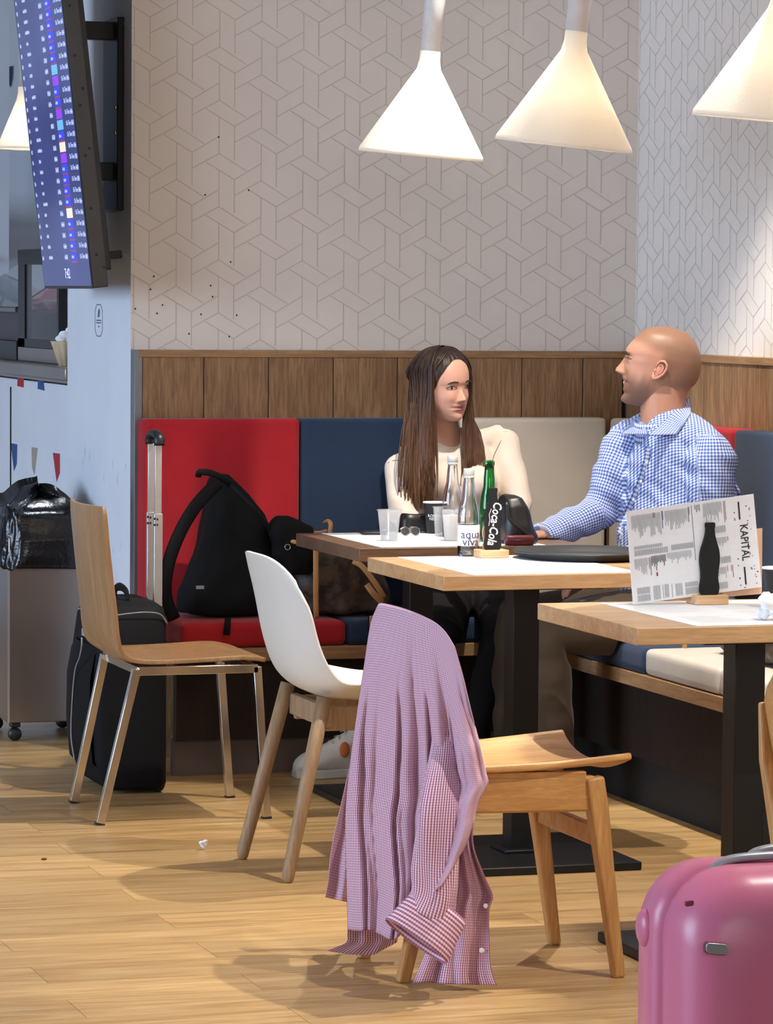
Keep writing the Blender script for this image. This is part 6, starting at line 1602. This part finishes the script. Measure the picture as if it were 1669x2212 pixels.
for i in range(150):      # her left side, seen past the jaw
    phi = random.uniform(58, 140); off = random.uniform(4, 14); k = (phi-58)/82
    xe = 1000+48*k+random.uniform(-10,10); ye = random.uniform(1010, 1075); Y = 10.245+.035*k
    lock(phi, off, pY(xe, ye, Y), pY(1000+30*k+random.uniform(-5,5), 930, 10.27+.05*k), random.uniform(.0028,.0048))
for i in range(60):       # locks along the hairline, from the parting down past the temples
    sd = -1 if i % 2 else 1; phi = sd*random.uniform(46, 62) if sd > 0 else -random.uniform(62, 76); off = random.uniform(4, 9); k = random.random()
    if sd < 0: lock(phi, off, pY(930+random.uniform(-8,6), random.uniform(1000,1090), 10.225), pY(926+random.uniform(-5,4), 940, 10.235), random.uniform(.0025,.004))
    else: lock(phi, off, pY(1008+random.uniform(-6,10), random.uniform(1000,1050), 10.25), pY(1012+random.uniform(-4,6), 915, 10.27), random.uniform(.0025,.004))
for i in range(70):       # locks swept from the parting across the temples
    sd = -1 if i % 3 else 1; p1 = sd*random.uniform(66, 84); p0 = sd*random.uniform(8, 55); off = random.uniform(4, 8)
    if sd < 0: lock(p1, off, pY(925+random.uniform(-14,10), random.uniform(1000,1090), 10.225), pY(921+random.uniform(-8,6), 940, 10.235), random.uniform(.0022,.0036), p0)
    else: lock(p1, off, pY(1016+random.uniform(-8,14), random.uniform(1000,1050), 10.255), pY(1014+random.uniform(-4,8), 915, 10.28), random.uniform(.0022,.0036), p0)
for i in range(90):       # behind the neck
    phi = 180+random.uniform(-45, 45); off = random.uniform(3, 12); k = (phi-180)/45
    lock(phi, off, pY(960+40*k, random.uniform(1000,1080), 10.50), pY(955+36*k, 930, 10.44), random.uniform(.004,.006))
obj('hair', hb_, M['hair'], wom, smooth=True, fix=False)
# ---------------------------------------------------------------- the person in jeans and red sleeves, mostly out of the picture
p3b = B(); pp_ = Vector((3.86, 7.78, .56)); ch3 = Vector((3.88, 7.78, .90)); nk = Vector((3.86, 7.78, 1.06)); h3 = Vector((3.83, 7.77, 1.23))
f3 = Vector((-1,0,0)); sN, sF3 = Vector((3.88,7.61,1.00)), Vector((3.88,7.95,1.00))
eF3, wF3 = Vector((3.70,8.03,.72)), Vector((3.525,7.985,.505)); eN3, wN3 = Vector((3.72,7.55,.72)), Vector((3.50,7.62,.62))
k3a, k3b = Vector((3.44,7.90,.395)), Vector((3.42,7.66,.44)); a3a, a3b = Vector((3.56,7.74,.09)), Vector((3.44,7.55,.09))
p3b.tube([pp_, pp_.lerp(ch3,.5), ch3, nk-ZZ*.05, nk], [(.14,.11),(.135,.10),(.15,.10),(.12,.08),(.055,.055)], 18, up=f3); p3b.tube([nk-ZZ*.03, nk, h3-ZZ*.05], [.055,.052,.05], 14)
for s_, e_, w_ in ((sN, eN3, wN3), (sF3, eF3, wF3)): p3b.tube([s_, e_, w_], [.045,.036,.026], 12)
hand(p3b, wF3, (-.8,-.1,-.6), (-.3,.1,.9), -1, .92, 20); hand(p3b, wN3, (-1,.1,-.2), (0,0,1), 1, .92, 30)
for h_, k_, a_ in ((pp_+Vector((-.02,.09,-.02)), k3a, a3a), (pp_+Vector((-.02,-.09,-.02)), k3b, a3b)): p3b.tube([h_, k_, a_], [.07,.05,.032], 14)
bme = fuse(p3b, .009, 3)
for v in bme.vertices:
    if v.co.x > 3.61: v.co.z = max(v.co.z, .484)
T3 = Matrix(((-1,0,0,h3.x),(0,-1,0,h3.y),(0,0,1,h3.z),(0,0,0,1)))
h3g = Head(Fw, F0w, Bw, Ww, T3, ow).build(lambda x, y, z: colw(x, y, z), 60, 64)
p3m = merge_body('person', bme, h3g, [ear_geo(T3, sd, -5, 66, -14, -8, 56) for sd in (1,-1)], WSK, WSK)
p3o = tag(link('person', p3m, SKIN), 'person in blue jeans and red top seated on the side bench behind the near table', 'person')
for sd in (1, -1):
    eye(T3, h3g, sd*30.5, -6, p3o, iris); brow_strip(T3, lambda y: 91.0-.0085*(abs(y)-8)**2, sd*12, sd*48, 9, p3o, bw_, 3.6, 3.5, 1.2)
hr = B()
def cap3(u, v):
    phi = -180+360*u; mx = interp([(0,40), (30,44), (55,70), (75,96), (110,112), (180,122)], abs(phi)); a, e = R_(phi), R_(mx*v)
    return T3 @ (Vector((-3+105*math.sin(e)*math.cos(a), 80*math.sin(e)*math.sin(a), -2+118*math.cos(e)))*.001)
hr.grid(cap3, 61, 20); obj('hair', hr, M['hair'], p3o, solid=.008, smooth=True)
rs = B(); rs.tube([pp_+ZZ*.0, pp_.lerp(ch3,.5), ch3, nk-ZZ*.05, nk-ZZ*.01], [(.165,.135),(.155,.125),(.17,.12),(.14,.09),(.066,.064)], 20, up=f3)
for s_, e_, w_ in ((sN, eN3, wN3), (sF3, eF3, wF3)): rs.tube([s_-(e_-s_)*.06, s_, s_.lerp(e_,.5), e_, e_.lerp(w_,.6), w_.lerp(e_,.02)], [.055,.064,.058,.052,.048,.040], 16)
rme = fuse(rs, .008, 4); folds(rme, (ZZ, DD, RR), .006, 14, 7.0); 
for v in rme.vertices:
    if v.co.x > 3.61: v.co.z = max(v.co.z, .486)
    v.co.x = min(v.co.x, 4.046)
link('red_top', rme, fabric('red_jersey', srgb(178,36,44), .85), p3o)
js = B(); js.tube([pp_-ZZ*.03, pp_+ZZ*.05], [(.165,.14),(.16,.135)], 18, up=f3)
for h_, k_, a_ in ((pp_+Vector((-.02,.09,-.02)), k3a, a3a), (pp_+Vector((-.02,-.09,-.02)), k3b, a3b)): js.tube([h_, h_.lerp(k_,.5), k_, k_.lerp(a_,.5), a_+(k_-a_).normalized()*.05], [.092,.084,.072,.062,.056], 18)
jme = fuse(js, .008, 4); folds(jme, (ZZ, RR, DD), .006, 16, 9.0); 
for v in jme.vertices:
    if v.co.x > 3.615: v.co.z = max(v.co.z, .480)
    v.co.x = min(v.co.x, 4.046)
link('jeans', jme, fabric('blue_denim', srgb(50,62,84), .9), p3o)
for a_ in (a3a, a3b): shoe('shoe', (a_.x-.19, a_.y-.02, 0), (a_.x+.06, a_.y, 0), p3o, (M['black_plastic'], wsl), .045)
